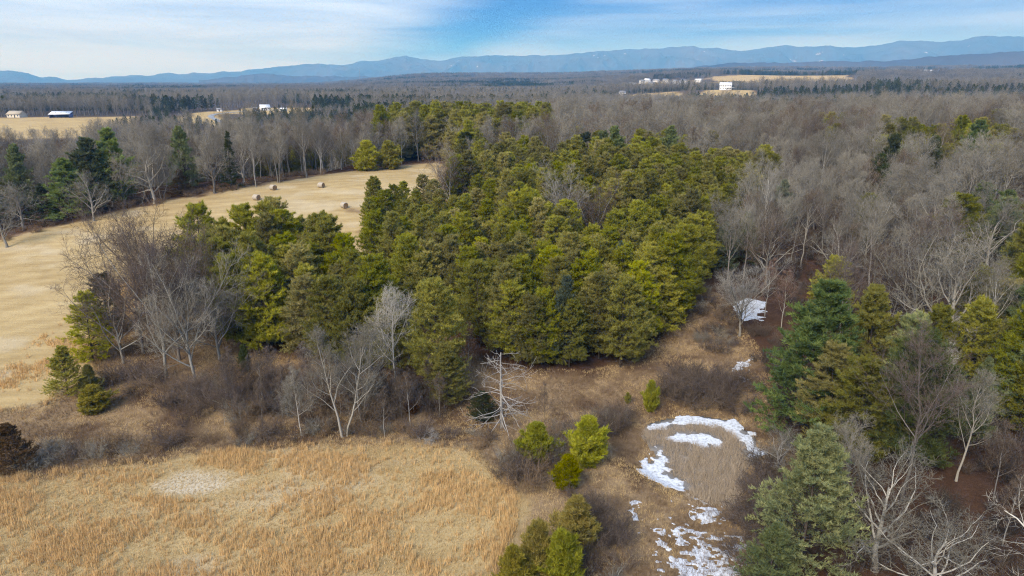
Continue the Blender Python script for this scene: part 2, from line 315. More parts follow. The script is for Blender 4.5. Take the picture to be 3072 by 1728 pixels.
def frames(T):
    ref = np.zeros_like(T); ref[..., 0] = 0.31; ref[..., 1] = 0.95
    bad = np.abs((T * ref).sum(-1)) > 0.85; ref[bad] = (0, 0, 1)
    U = norm(np.cross(T, ref)); return U, np.cross(T, U)
class Geo:
    def __init__(s): s.V = []; s.F = []; s.T = []; s.n = 0
    def add(s, V, F, T):
        s.V.append(V); s.F.append(F + s.n); s.T.append(T); s.n += len(V)
    def get(s): return np.concatenate(s.V), np.concatenate(s.F), np.concatenate(s.T)
    def tubes(s, rng, P, R, S):
        N, K = P.shape[:2]; T = norm(np.gradient(P, axis=1)); U, W = frames(T)
        a = np.arange(S) * 2 * np.pi / S
        ring = P[:, :, None] + R[:, :, None, None] * (np.cos(a)[None, None, :, None] * U[:, :, None] + np.sin(a)[None, None, :, None] * W[:, :, None])
        b = (np.arange(N) * K * S)[:, None, None] + (np.arange(K - 1) * S)[None, :, None]; i = np.arange(S)[None, None]; j = (i + 1) % S
        q = np.stack([b + i, b + j, b + j + S, b + i + S], -1).reshape(-1, 4)
        F = np.concatenate([q[:, [0, 1, 2]], q[:, [0, 2, 3]]])
        s.add(ring.reshape(-1, 3), F, np.repeat(rng.random(N), K * S))
    def spikes(s, rng, A, B, r):
        N = len(A); T = norm(B - A); U, W = frames(T); r = np.broadcast_to(r, (N,))[:, None]
        v = np.stack([A + r * U, A + r * (-0.5 * U + 0.87 * W), A + r * (-0.5 * U - 0.87 * W), B], 1).reshape(-1, 3)
        b = (np.arange(N) * 4)[:, None]
        F = np.concatenate([b + [0, 1, 3], b + [1, 2, 3], b + [2, 0, 3]])
        s.add(v, F, np.repeat(rng.random(N), 4))
    def blades(s, rng, A, D, l, w, tint):
        """thin pointed leaves: one triangle each, base at A along D"""
        N = len(A); side = norm(np.cross(D, norm(rng.normal(size=(N, 3))))) * np.broadcast_to(w, (N,))[:, None] * 0.5
        v = np.stack([A - side, A + side, A + D * np.broadcast_to(l, (N,))[:, None]], 1).reshape(-1, 3)
        s.add(v, np.arange(3 * N).reshape(-1, 3), np.repeat(tint, 3))
def child(rng, P, R, n, t0, t1, ang, angj, length, K, gnarl, up, rs, taper=0.3, flat=False, maxr=None):
    N, KK = P.shape[:2]; idx = np.repeat(np.arange(N), n); j = np.tile(np.arange(n), N); M = N * n
    t = t0 + (t1 - t0) * (j + rng.random(M)) / n
    f = t * (KK - 1) * 0.9999; i = np.floor(f).astype(int); w = (f - i)[:, None]
    p = P[idx, i] * (1 - w) + P[idx, i + 1] * w; tan = norm(P[idx, i + 1] - P[idx, i]); r = R[idx, i] * (1 - w[:, 0]) + R[idx, i + 1] * w[:, 0]
    Lp = np.linalg.norm(np.diff(P, axis=1), axis=2).sum(1)[idx]
    a = ang(t) if callable(ang) else ang
    a = a + rng.normal(size=M) * angj
    if flat:
        upv = np.zeros((M, 3)); upv[:, 2] = 1; sd = norm(np.cross(tan, upv)); d = np.cos(a)[:, None] * tan + np.sin(a)[:, None] * sd * np.where(j % 2 == 0, 1, -1)[:, None]
        d[:, 2] += rng.normal(size=M) * 0.34 + 0.10
    else:
        U, W = frames(tan); phi = idx * 1.7 + j * 2.39996 + rng.normal(size=M) * 0.5
        d = np.cos(a)[:, None] * tan + np.sin(a)[:, None] * (np.cos(phi)[:, None] * U + np.sin(phi)[:, None] * W)
    d = norm(d); L = length(t, Lp) * (0.7 + 0.6 * rng.random(M))
    Q = np.zeros((M, K, 3)); Q[:, 0] = p
    for k in range(1, K):
        d = d + rng.normal(size=(M, 3)) * gnarl; d[:, 2] += up; d = norm(d); Q[:, k] = Q[:, k - 1] + d * (L / (K - 1))[:, None]
    r0 = r * rs
    if maxr is not None: r0 = np.minimum(r0, maxr * L)
    RR = r0[:, None] * np.linspace(1, taper, K)[None]
    return Q, RR, idx
def trunk_line(rng, H, K, wob, lean=0.02, z0=-0.5):
    z = np.linspace(z0, H, K); P = np.zeros((1, K, 3)); P[0, :, 2] = z
    off = np.cumsum(rng.normal(size=(K, 2)) * wob * H / K, 0); off -= off[0]; l = rng.normal(size=2) * lean
    P[0, :, :2] = off + l[None] * z[:, None]; P[0, 0, :2] = P[0, 1, :2]; return P

def bare_tree(seed, H=17, r=0.2, style='forest', lod=0):
    rng = np.random.default_rng(seed); tr, cr = Geo(), Geo()
    S = 6 if lod == 0 else 4
    if style == 'forest':
        P = trunk_line(rng, H * 0.92, 9, 0.10); R = r * np.linspace(1, 0.12, 9)[None] ** 0.9; R[0, 0] *= 1.3
        tr.tubes(rng, P, R, S)
        n1 = 15 if lod == 0 else 11
        Q1, R1, _ = child(rng, P, R, n1, 0.34, 0.99, lambda t: 0.95 - 0.55 * t, 0.16, lambda t, L: H * 0.47 * np.sqrt(np.clip(1.12 - t, 0, 1)), 6, 0.09, 0.10, 0.55, 0.25, maxr=0.024)
        up, g, l2, l3 = 0.13, 0.12, 0.50, 0.52
    elif style == 'twin':
        Ps, Rs = [], []
        for k in range(2):
            p = trunk_line(rng, H * 0.9, 9, 0.08, 0.0); a = rng.uniform(0, 6.28); ln = (0.16 + 0.08 * k) * (1 if k else -1)
            p[0, :, 0] += ln * np.clip(p[0, :, 2], 0, None) + 0.25 * (2 * k - 1); Ps.append(p); Rs.append(r * (1 - 0.15 * k) * np.linspace(1, 0.12, 9)[None])
        P = np.concatenate(Ps); R = np.concatenate(Rs); tr.tubes(rng, P, R, S)
        Q1, R1, _ = child(rng, P, R, 13, 0.28, 0.99, lambda t: 0.95 - 0.5 * t, 0.2, lambda t, L: H * 0.40 * np.sqrt(np.clip(1.1 - t, 0, 1)), 6, 0.12, 0.10, 0.55, 0.25, maxr=0.025)
        up, g, l2, l3 = 0.10, 0.14, 0.5, 0.5
    elif style == 'oak':        # open-grown: low, wide, crooked limbs
        P = trunk_line(rng, H * 0.72, 8, 0.13); R = r * np.linspace(1, 0.22, 8)[None]; R[0, 0] *= 1.4
        tr.tubes(rng, P, R, 7)
        Q1, R1, _ = child(rng, P, R, 15, 0.26, 0.99, lambda t: 1.35 - 0.85 * t, 0.18, lambda t, L: H * 0.56 * np.sqrt(np.clip(1.15 - 0.8 * t, 0, 1)), 8, 0.20, 0.05, 0.60, 0.22, maxr=0.028)
        up, g, l2, l3 = 0.06, 0.24, 0.45, 0.5
    elif style == 'vase':       # long ascending limbs from low forks
        P = trunk_line(rng, H * 0.45, 6, 0.08); R = r * np.linspace(1, 0.6, 6)[None]; R[0, 0] *= 1.3
        tr.tubes(rng, P, R, 7)
        Q1, R1, _ = child(rng, P, R, 10, 0.30, 1.0, lambda t: 0.85 - 0.35 * t, 0.15, lambda t, L: H * 0.66 + 0 * t, 9, 0.10, 0.035, 0.62, 0.15, maxr=0.022)
        up, g, l2, l3 = 0.06, 0.14, 0.36, 0.5
    elif style == 'pole':       # slim young tree
        P = trunk_line(rng, H, 9, 0.07); R = r * np.linspace(1, 0.1, 9)[None]
        tr.tubes(rng, P, R, 5)
        Q1, R1, _ = child(rng, P, R, 15, 0.3, 0.99, 0.75, 0.2, lambda t, L: H * 0.36 * np.clip(1.1 - t, 0, 1) ** 0.7, 5, 0.12, 0.10, 0.5, 0.25, maxr=0.02)
        up, g, l2, l3 = 0.1, 0.14, 0.5, 0.5
    (cr if lod else tr).tubes(rng, Q1, R1, 4 if lod == 0 else 3)
    if lod == 0:
        Q2, R2, _ = child(rng, Q1, R1, 13 if style == 'vase' else 9, 0.18, 1.0, 0.75, 0.22, lambda t, L: L * l2 * (1.1 - 0.55 * t), 5, g, up, 0.6, 0.3, maxr=0.02)
        cr.tubes(rng, Q2, np.maximum(R2, 0.014), 3)
        Q3, R3, _ = child(rng, Q2, R2, 8 if style == 'vase' else 6, 0.2, 1.0, 0.75, 0.25, lambda t, L: L * l3 * (1.1 - 0.5 * t) + 0.15, 3, g, up, 0.6, 0.4)
        cr.spikes(rng, Q3[:, 0], Q3[:, 1], np.maximum(R3[:, 0], 0.016)); cr.spikes(rng, Q3[:, 1] * 1.0, Q3[:, 2], 0.012)
        Q4, _, _ = child(rng, Q3, R3, 2 if style == 'pole' else 6 if style == 'vase' else 4, 0.2, 1.0, 0.7, 0.25, lambda t, L: L * 0.55 + 0.12, 2, g, up, 0.6)
        cr.spikes(rng, Q4[:, 0], Q4[:, 1], 0.013)
    else:
        Q2, R2, _ = child(rng, Q1, R1, 6, 0.2, 1.0, 0.75, 0.22, lambda t, L: L * l2 * (1.1 - 0.5 * t), 3, g, up, 0.6, 0.4)
        cr.tubes(rng, Q2, np.maximum(R2, 0.03), 3)
        Q3, R3, _ = child(rng, Q2, R2, 6, 0.15, 1.0, 0.75, 0.25, lambda t, L: L * 0.6 + 0.25, 2, g, up, 0.6, 0.4)
        cr.spikes(rng, Q3[:, 0], Q3[:, 1], 0.030)
    return tr.get(), cr.get()
def snag(seed, H=10.5, r=0.22):
    rng = np.random.default_rng(seed); tr, cr = Geo(), Geo()
    P = trunk_line(rng, H, 11, 0.04, 0.0); R = r * np.linspace(1.15, 0.35, 11)[None]; tr.tubes(rng, P, R, 7)
    Q1, R1, _ = child(rng, P, R, 44, 0.12, 0.99, lambda t: 1.75 - 0.45 * t, 0.18, lambda t, L: 5.8 * np.sqrt(np.clip(1.12 - t, 0, 1)), 7, 0.13, -0.045, 0.36, 0.2, maxr=0.026)
    cr.tubes(rng, Q1, np.maximum(R1, 0.022), 4)
    Q2, R2, _ = child(rng, Q1, R1, 5, 0.3, 0.98, 0.7, 0.3, lambda t, L: L * 0.28, 4, 0.2, 0.0, 0.6, 0.3)
    cr.tubes(rng, Q2, np.maximum(R2, 0.018), 3)
    return tr.get(), cr.get()
def pine(seed, H=13, W=3.0, style='virginia', lod=0, nb=None, tb=0.12, tl=1.0):
    rng = np.random.default_rng(seed); tr, cr, dead = Geo(), Geo(), Geo()
    K = 9; P = trunk_line(rng, H, K, 0.05, 0.015); R = (0.013 * H) * np.linspace(1, 0.1, K)[None]; tr.tubes(rng, P, R, 6 if lod == 0 else 4)
    if style == 'virginia':
        nb = nb or (112 if lod == 0 else 34); prof = lambda t: W * (np.clip(1.03 - t, 0, 1) ** 0.46) * (0.66 + 0.34 * sstep(tb, tb + 0.3, t))
        ang = lambda t: 1.62 - 0.75 * t ** 2; up1, up2 = 0.045, 0.05; ns, ntuf, nbl = (11, 5, 7) if lod == 0 else (6, 3, 4); lb, wb = (0.33, 0.052) if lod == 0 else (0.62, 0.20); sl = 0.44
    elif style == 'white':
        nb = nb or 112; prof = lambda t: W * (np.clip(1.05 - t, 0, 1) ** 0.72) * (0.75 + 0.25 * sstep(tb, tb + 0.2, t))
        ang = lambda t: 1.55 - 0.85 * t; up1, up2 = 0.06, 0.06; ns, ntuf, nbl = 12, 6, 6; lb, wb = 0.42, 0.085; sl = 0.42
    elif style == 'cedar':
        nb = nb or 70; lobes = rng.random(9); prof = lambda t: W * np.clip(1.05 - t, 0, 1) ** 0.7 * (0.62 + 0.38 * sstep(0.0, 0.25, t)) * (0.72 + 0.55 * lobes[(np.arange(len(t)) * 5) % 9])
        ang = lambda t: 1.15 - 0.6 * t; up1, up2 = 0.12, 0.12; ns, ntuf, nbl = 9, 6, 6; lb, wb = 0.30, 0.06; sl = 0.5
    elif style == 'spruce':     # narrow dark conifer with level tiers
        nb = nb or 80; prof = lambda t: W * np.clip(1.03 - t, 0, 1) ** 0.85
        ang = lambda t: 1.75 - 0.7 * t; up1, up2 = 0.03, 0.02; ns, ntuf, nbl = 9, 5, 5; lb, wb = 0.34, 0.08; sl = 0.38
    Q1, R1, _ = child(rng, P, R, nb, tb, 0.995, ang, 0.13, lambda t, L: prof(t), 6, 0.05, up1, 0.42, 0.25, maxr=0.022)
    tr.tubes(rng, Q1, np.maximum(R1, 0.012), 3)
    Q2, R2, i2 = child(rng, Q1, R1, ns, 0.28, 1.0, 0.85, 0.2, lambda t, L: L * sl * (1.15 - 0.75 * t) + 0.12, 3, 0.08, up2, 0.5, 0.4, flat=True)
    if lod == 0: tr.spikes(rng, Q2[:, 0], Q2[:, 2], 0.012)
    Q3, _, i3 = child(rng, np.concatenate([Q2, Q1[:, 3:6]]), np.concatenate([R2, R1[:, 3:6]]), ntuf, 0.25, 1.0, 0.35, 0.2, lambda t, L: 0 * t + lb * 0.4, 2, 0.1, 0.1, 1)
    M = len(Q3); base = np.repeat(Q3[:, 0], nbl, 0); dd = np.repeat(norm(Q3[:, 1] - Q3[:, 0]), nbl, 0)
    D = norm(dd * 0.75 + rng.normal(size=dd.shape) * 0.50 + np.array([0, 0, 0.55])); n = len(base)
    bt = rng.random(len(Q2) + len(Q1)); tt = np.clip(0.55 * np.repeat(bt[i3], nbl) + 0.35 * rng.random(n) + 0.10, 0, 1)
    cr.blades(rng, base + rng.normal(size=base.shape) * 0.05 * tl, D, lb * tl * (0.7 + 0.6 * rng.random(n)), wb * tl, tt)
    if style in ('virginia', 'white') and tb > 0.15 and lod == 0:   # dead lower whorls
        Qd, Rd, _ = child(rng, P, R, 20, 0.06, tb + 0.12, 1.5, 0.2, lambda t, L: W * 0.45 + 0 * t, 4, 0.1, 0.0, 0.3, 0.3); tr.tubes(rng, Qd, np.maximum(Rd, 0.012), 3)
    return tr.get(), cr.get()
def shrub(seed, H=2.8, W=1.8, n=16):
    rng = np.random.default_rng(seed); st, tw = Geo(), Geo()
    a = rng.random(n) * 6.283; rr = W * 0.35 * np.sqrt(rng.random(n)); P = np.zeros((n, 5, 3)); d = np.stack([np.cos(a) * 0.45, np.sin(a) * 0.45, np.ones(n)], 1) + rng.normal(size=(n, 3)) * 0.12
    P[:, 0, 0] = np.cos(a) * rr; P[:, 0, 1] = np.sin(a) * rr; P[:, 0, 2] = -0.25; L = H * (0.65 + 0.4 * rng.random(n))
    for k in range(1, 5):
        d = norm(d + rng.normal(size=(n, 3)) * 0.13); P[:, k] = P[:, k - 1] + d * (L / 4)[:, None]
    R = 0.03 * np.linspace(1, 0.4, 5)[None] * np.ones((n, 1)); st.tubes(rng, P, R, 3)
    Q2, R2, _ = child(rng, P, R, 8, 0.2, 1.0, 0.7, 0.25, lambda t, L_: L_ * 0.42, 4, 0.2, 0.06, 0.6, 0.4); tw.tubes(rng, Q2, np.maximum(R2, 0.011), 3)
    Q3, R3, _ = child(rng, Q2, R2, 7, 0.15, 1.0, 0.75, 0.25, lambda t, L_: L_ * 0.55, 2, 0.2, 0.05, 0.6); tw.spikes(rng, Q3[:, 0], Q3[:, 1], 0.011)
    return st.get(), tw.get()

# ------------------------------------------------------------------ object helpers
def tag(o, label=None, cat=None, group=None, kind=None):
    for k, v in (('label', label), ('category', cat), ('group', group), ('kind', kind)):
        if v: o[k] = v
    return o
def link(name, me, parent=None):
    o = bpy.data.objects.new(name, me); COL.objects.link(o)
    if parent is not None: o.parent = parent
    return o
def empty(name, loc, rz=0.0, sc=1.0):
    o = bpy.data.objects.new(name, None); COL.objects.link(o); o.empty_display_size = 0.5
    o.location = loc; o.rotation_euler = (0, 0, rz); o.scale = (sc, sc, sc) if np.isscalar(sc) else sc; return o
class Proto:
    def __init__(s, name, parts, mats, names=('trunk', 'crown')):
        s.parts = parts; s.name = name; s.names = names; s.cache = {}; s.mats = mats
    def meshes(s, mats=None):
        mats = tuple(mats or s.mats)
        if mats not in s.cache:
            s.cache[mats] = [mesh_np(s.name + '_' + n, V, F, [m], T, smooth=False) for (V, F, T), n, m in zip(s.parts, s.names, mats)]
        return s.cache[mats]
    def joined(s, mats=None):
        mats = tuple(mats or s.mats); (V0, F0, T0), (V1, F1, T1) = s.parts
        return mesh_np(s.name, np.concatenate([V0, V1]), np.concatenate([F0, F1 + len(V0)]), mats, np.concatenate([T0, T1]), np.r_[np.zeros(len(F0)), np.ones(len(F1))])
def place(pr, name, xy, label, cat, group=None, sc=1.0, rz=None, mats=None, tilt=0.0):
    x, y = xy; z = float(terrain(x, y)); o = empty(name, (x, y, z), random.uniform(0, 6.283) if rz is None else rz, sc)
    if tilt: o.rotation_euler[0] = tilt
    tag(o, label, cat, group)
    for n, me in zip(pr.names, pr.meshes(mats)): link(n, me, o)
    return o
random.seed(7); RNG = np.random.default_rng(11)
def scatter_stuff(name, xy, protos, label, cat, scale, sink=0.0, seed=1, vi=None):
    """one countless mass: copies of a few shapes spread over points"""
    rng = np.random.default_rng(seed); n = len(xy); z = terrain(xy[:, 0], xy[:, 1]) - sink
    me = bpy.data.meshes.new(name); me.vertices.add(n); me.vertices.foreach_set('co', np.column_stack([xy, z]).astype(np.float32).ravel())
    sc = scale if not np.isscalar(scale) else np.full(n, scale)
    for an, ty, v in (('yaw', 'FLOAT', rng.random(n) * 6.283), ('scl', 'FLOAT', sc), ('vi', 'INT', rng.integers(0, len(protos), n) if vi is None else vi)):
        a = me.attributes.new(an, ty, 'POINT'); a.data.foreach_set('value', np.asarray(v, np.float32 if ty == 'FLOAT' else np.int32))
    o = link(name, me); tag(o, label, cat, kind='stuff')
    col = bpy.data.collections.new(name + '_shapes')
    for k, m in enumerate(protos):
        po = bpy.data.objects.new('%s_shape.%03d' % (name, k), m); col.objects.link(po)
    ng = bpy.data.node_groups.new(name + '_scatter', 'GeometryNodeTree')
    ng.interface.new_socket('Geometry', in_out='INPUT', socket_type='NodeSocketGeometry'); ng.interface.new_socket('Geometry', in_out='OUTPUT', socket_type='NodeSocketGeometry')
    N, L = ng.nodes, ng.links; gi, go = N.new('NodeGroupInput'), N.new('NodeGroupOutput')
    ip = N.new('GeometryNodeInstanceOnPoints'); ci = N.new('GeometryNodeCollectionInfo'); ci.inputs['Collection'].default_value = col
    ci.inputs['Separate Children'].default_value = True; ci.inputs['Reset Children'].default_value = True
    def na(nm, ty):
        q = N.new('GeometryNodeInputNamedAttribute'); q.data_type = ty; q.inputs['Name'].default_value = nm
        return [s for s in q.outputs if s.enabled and s.name == 'Attribute'][0]
    cx = N.new('ShaderNodeCombineXYZ'); L.new(na('yaw', 'FLOAT'), cx.inputs[2]); er = N.new('FunctionNodeEulerToRotation'); L.new(cx.outputs[0], er.inputs[0])
    L.new(gi.outputs[0], ip.inputs['Points']); L.new(ci.outputs[0], ip.inputs['Instance']); ip.inputs['Pick Instance'].default_value = True
    L.new(na('vi', 'INT'), ip.inputs['Instance Index']); L.new(er.outputs[0], ip.inputs['Rotation']); L.new(na('scl', 'FLOAT'), ip.inputs['Scale'])
    L.new(ip.outputs[0], go.inputs[0]); md = o.modifiers.new('scatter', 'NODES'); md.node_group = ng
    return o
def jitter(x0, x1, y0, y1, s, rng):
    gx, gy = np.meshgrid(np.arange(x0, x1, s), np.arange(y0, y1, s)); p = np.column_stack([gx.ravel(), gy.ravel()])
    return p + rng.uniform(-0.48, 0.48, p.shape) * s
def in_view(x, y, m=1.06, pad=14): return (y > 30) & (np.abs(x) < y * 0.75 * m + pad)
# ------------------------------------------------------------------ ground
def build_ground():
    rad = np.unique(np.concatenate([[4, 15, 28, 36, 41], np.arange(45, 130, 0.42), np.arange(130, 300, 1.15), np.geomspace(300, 17000, 170)]))
    ang = np.radians(np.concatenate([np.arange(-46, 46.01, 0.21), np.arange(50, 312, 4)]))
    A, Rr = np.meshgrid(ang, rad); x = Rr * np.sin(A); y = Rr * np.cos(A); z = terrain(x, y)
    V = np.column_stack([x.ravel(), y.ravel(), z.ravel()]); V = np.vstack([V, [0, 0, float(terrain(0, 0))]])
    na, nr = len(ang), len(rad); i = np.arange(nr - 1)[:, None] * na; j = np.arange(na)[None]; j2 = (j + 1) % na
    q = np.stack([i + j, i + j2, i + na + j2, i + na + j], -1).reshape(-1, 4)
    F = np.concatenate([q[:, [0, 2, 1]], q[:, [0, 3, 2]]]); c = len(V) - 1; jj = np.arange(na)
    F = np.concatenate([F, np.column_stack([np.full(na, c), jj, (jj + 1) % na])[:, [0, 2, 1]]])
    x, y = V[:, 0], V[:, 1]; D = np.hypot(x, y); wob = (fbm(x / 4, y / 4, 31, 3) - 0.5) * 6
    wob = np.where(D < 400, wob, (fbm(x / 70, y / 70, 33, 4) - 0.5) * np.clip(D * 0.06, 20, 110))
    def soft(zn, s): return 1 - sstep(-s, s, pdist(Z[zn], x, y) + wob)
    hay = np.maximum(soft('near_field', 1.2), soft('hay_field', 1.5))
    for k in CLEAR: hay = np.maximum(hay, soft(k, 6.0))
    pines = np.maximum.reduce([soft(k, 2.5) for k in PINES])
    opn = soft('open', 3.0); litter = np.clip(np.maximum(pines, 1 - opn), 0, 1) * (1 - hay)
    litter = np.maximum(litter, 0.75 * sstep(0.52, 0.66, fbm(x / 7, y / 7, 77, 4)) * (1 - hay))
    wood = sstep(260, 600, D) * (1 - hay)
    pc = G(590, 1450); r = np.hypot((x - pc[0]) / 4.6, (y - pc[1]) / 3.0) + (fbm(x / 1.5, y / 1.5, 3, 3) - 0.5) * 0.9
    straw = 0.75 * (1 - sstep(0.5, 1.15, r)) + 0.3 * sstep(0.56, 0.76, fbm(x / 9, y / 5, 91, 4)) * hay * (D < 300)
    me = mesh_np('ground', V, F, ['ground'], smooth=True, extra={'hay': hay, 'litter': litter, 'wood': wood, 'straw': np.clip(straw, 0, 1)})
    tag(link('ground', me), 'rolling ground of tan hay fields, rough grass and leaf littered woods', 'ground', kind='structure')
build_ground()

def ridge(name, prof, D0, depth, base, rough, label, seed, n=420, snow=0.0):
    """a range of hills: crest heights by azimuth, slopes with spurs and hollows"""
    u = np.linspace(prof[0][0], prof[-1][0], n); v = np.interp(u, [p[0] for p in prof], [p[1] for p in prof])
    az = np.arctan2((u - 1536) / FOC, 1.045); crest = np.maximum(D0 * np.cos(az) * (243.0 - v) / FOC / 1.045 + CAM_Z + D0 * 0.0022 * (fbm(u / 42.0, u * 0 + seed, seed, 4) - 0.5) * 2, base + 2)
    ks = np.linspace(0, 1, 44); V = []; S = []
    for k in ks:
        d = D0 + (k - 0.55) * depth; x, y = d * np.sin(az), d * np.cos(az)
        h = 1 - abs(k - 0.55) / (0.55 if k < 0.55 else 0.45); h = np.clip(h, 0, 1) ** 0.9
        sp = (np.abs(fbm(x / (depth * 0.16), y / (depth * 0.30), seed, 4) - 0.5) * 2)
        hh = h - rough * 1.5 * sp * h * (1 - h) * 4
        V.append(np.column_stack([x, y, base + (crest - base) * hh + (fbm(x / 90, y / 90, seed + 4, 3) - 0.5) * 14 * h])); S.append(np.full(n, snow * sstep(0.35, 0.8, h)))
    V = np.concatenate(V); a = np.arange(43)[:, None] * n + np.arange(n - 1)[None]
    q = np.stack([a, a + 1, a + n + 1, a + n], -1).reshape(-1, 4)
    me = mesh_np(name, V, np.concatenate([q[:, [0, 1, 2]], q[:, [0, 2, 3]]]), ['mountain'], smooth=True, extra={'snowline': np.concatenate(S)})
    tag(link(name, me), label, 'mountain', kind='structure')
K_ = 3072 / 2576
mp = [(-600, 250), (-300, 190), (-120, 172), (0, 178), (40, 182), (100, 195), (180, 204), (250, 205)]
ridge('mountain_ridge', [(a * K_, b * K_) for a, b in mp], 12500, 3000, 0, 0.5, 'blue mountain shoulder sloping down to the plain', 41)
mp = [(60, 206), (160, 204), (250, 200), (400, 190), (560, 185), (650, 178), (700, 170), (740, 168), (800, 165), (870, 165), (900, 160), (960, 155), (1020, 145), (1060, 152), (1100, 155), (1150, 150), (1180, 148), (1230, 144), (1300, 143), (1360, 145), (1430, 140), (1500, 132), (1560, 130), (1640, 127), (1690, 125), (1740, 122), (1800, 128), (1860, 132), (1950, 120), (2050, 120), (2110, 124), (2180, 118), (2240, 107), (2300, 107), (2350, 113), (2440, 98), (2520, 96), (2576, 96), (2800, 90), (3100, 110)]
ridge('mountain_ridge', [(a * K_, b * K_) for a, b in mp], 12800, 4200, 0, 0.55, 'long blue mountain range along the horizon with small snow streaks', 52, 700, 1.0)
mp = [(500, 206), (580, 196), (640, 187), (700, 190), (760, 193), (790, 190), (830, 195), (900, 197), (960, 195), (1010, 196), (1060, 200)]
ridge('hill', [(a * K_, b * K_) for a, b in mp], 7500, 1200, 0, 0.3, 'low dark blue foothill in front of the long mountain range', 63, 260)
mp = [(1700, 180), (1800, 165), (1900, 160), (1960, 163), (2060, 158), (2200, 158), (2280, 153), (2330, 145), (2440, 139), (2520, 134), (2576, 132), (2750, 126), (2950, 150)]
ridge('hill', [(a * K_, b * K_) for a, b in mp], 5600, 1300, 40, 0.3, 'dark wooded hill below the higher end of the mountain range', 71, 300)

# ------------------------------------------------------------------ pond, snow, reeds
def sheet(name, poly, zf, m, step, thick, label, cat, kind, keep=None, extra_z=None):
    x0, y0 = poly.min(0) - 1; x1, y1 = poly.max(0) + 1; gx = np.arange(x0, x1, step); gy = np.arange(y0, y1, step); X, Y = np.meshgrid(gx, gy)
    ok = pdist(poly, X, Y) < 0 if keep is None else keep(X, Y)
    zz = zf(X, Y) + (thick if extra_z is None else extra_z(X, Y)); nx = len(gx)
    a = (np.arange(len(gy) - 1)[:, None] * nx + np.arange(nx - 1)[None]); c = ok[:-1, :-1] & ok[1:, :-1] & ok[:-1, 1:] & ok[1:, 1:]; a = a[c]
    q = np.stack([a, a + 1, a + nx + 1, a + nx], -1)
    if not len(q): return None
    us, inv = np.unique(q, return_inverse=True); V = np.column_stack([X.ravel(), Y.ravel(), zz.ravel()])[us]; q = inv.reshape(-1, 4)
    e = np.concatenate([q[:, [0, 1]], q[:, [1, 2]], q[:, [2, 3]], q[:, [3, 0]]]); key = {}
    es = np.sort(e, 1); _, idx, cnt = np.unique(es[:, 0].astype(np.int64) * (len(V) + 1) + es[:, 1], return_index=True, return_counts=True)
    b = e[idx[cnt == 1]]; n = len(V); low = V.copy(); low[:, 2] -= 0.22
    V = np.vstack([V, low]); side = np.column_stack([b[:, 1], b[:, 0], b[:, 0] + n, b[:, 1] + n])
    me = mesh_np(name, V, np.vstack([q, side]), [m]); return tag(link(name, me), label, cat, kind=kind)
sheet('pond_water', Z['pond'], lambda X, Y: np.full(X.shape, -0.50), 'pond_ice', 0.4, 0.0, 'frozen grey brown pond among cattails', 'pond', 'structure', keep=lambda X, Y: pdist(Z['pond'], X, Y) < 0.25)
def sn(P, thr, sc, seed, sx=1.0, edge=0.5):
    poly = polyw(P)
    def keep(X, Y): return (pdist(poly, X, Y) * 0.55 / edge + (fbm(X / sc * sx, Y / sc, seed, 4) - 0.5) * 4.2) < thr
    return poly, keep
def snow_sheet(P, thr, sc, seed, label, sx=1.0, edge=0.5, onpond=False, step=0.11):
    poly, keep = sn(P, thr, sc, seed, sx, edge)
    zf = (lambda X, Y: np.maximum(terrain(X, Y), -0.50)) if onpond else terrain
    sheet('snow', poly, zf, 'snow', step, 0.05, label, 'snow', 'stuff', keep, lambda X, Y: 0.02 + 0.04 * fbm(X / 0.8, Y / 0.8, seed + 3, 3))
CRES = [(1940, 1300), (1948, 1280), (2010, 1266), (2110, 1263), (2200, 1276), (2268, 1316), (2292, 1366), (2266, 1382), (2240, 1376), (2232, 1340), (2196, 1305), (2150, 1284), (2080, 1279), (2000, 1285)]
ELL = [(2002, 1318), (2030, 1303), (2085, 1298), (2140, 1308), (2168, 1326), (2150, 1342), (2110, 1346), (2070, 1336), (2020, 1330)]
snow_sheet(CRES, -0.12, 1.6, 1, 'white snow crescent along the far rim of the frozen pond', onpond=True, edge=0.4)
snow_sheet(ELL, 0.10, 1.2, 2, 'white oval snow patch in the middle of the cattails', onpond=True, edge=0.35)
snow_sheet([(1968, 1345), (1985, 1350), (2000, 1395), (2010, 1430), (2075, 1460), (2050, 1478), (1990, 1462), (1945, 1440), (1910, 1410), (1925, 1390), (1960, 1375)], -0.15, 0.9, 3, 'broken snow patch on the bank beside the cattails', edge=0.35, onpond=True)
snow_sheet([(2105, 1512), (2185, 1508), (2170, 1545), (2120, 1590), (2150, 1620), (2230, 1640), (2265, 1690), (2270, 1760), (2020, 1760), (2005, 1690), (2005, 1610), (2080, 1570)], -0.08, 0.48, 4, 'patchy melting snow on the boggy grass below the pond', 0.7, 1.6)
snow_sheet([(2200, 895), (2290, 890), (2310, 925), (2290, 960), (2230, 970), (2185, 930)], -0.6, 1.3, 5, 'snow patch lying in the wood clearing under the bare oak', 0.6, 0.6)
snow_sheet([(2190, 1078), (2260, 1070), (2255, 1100), (2230, 1165), (2200, 1150), (2180, 1100)], -1.05, 0.8, 6, 'scattered scraps of snow beside the big white pine', 0.8, 0.6)
snow_sheet([(1870, 1500), (1920, 1480), (1930, 1600), (1880, 1600)], -1.0, 0.7, 7, 'small snow flecks in the boggy grass', 0.8, 0.5)

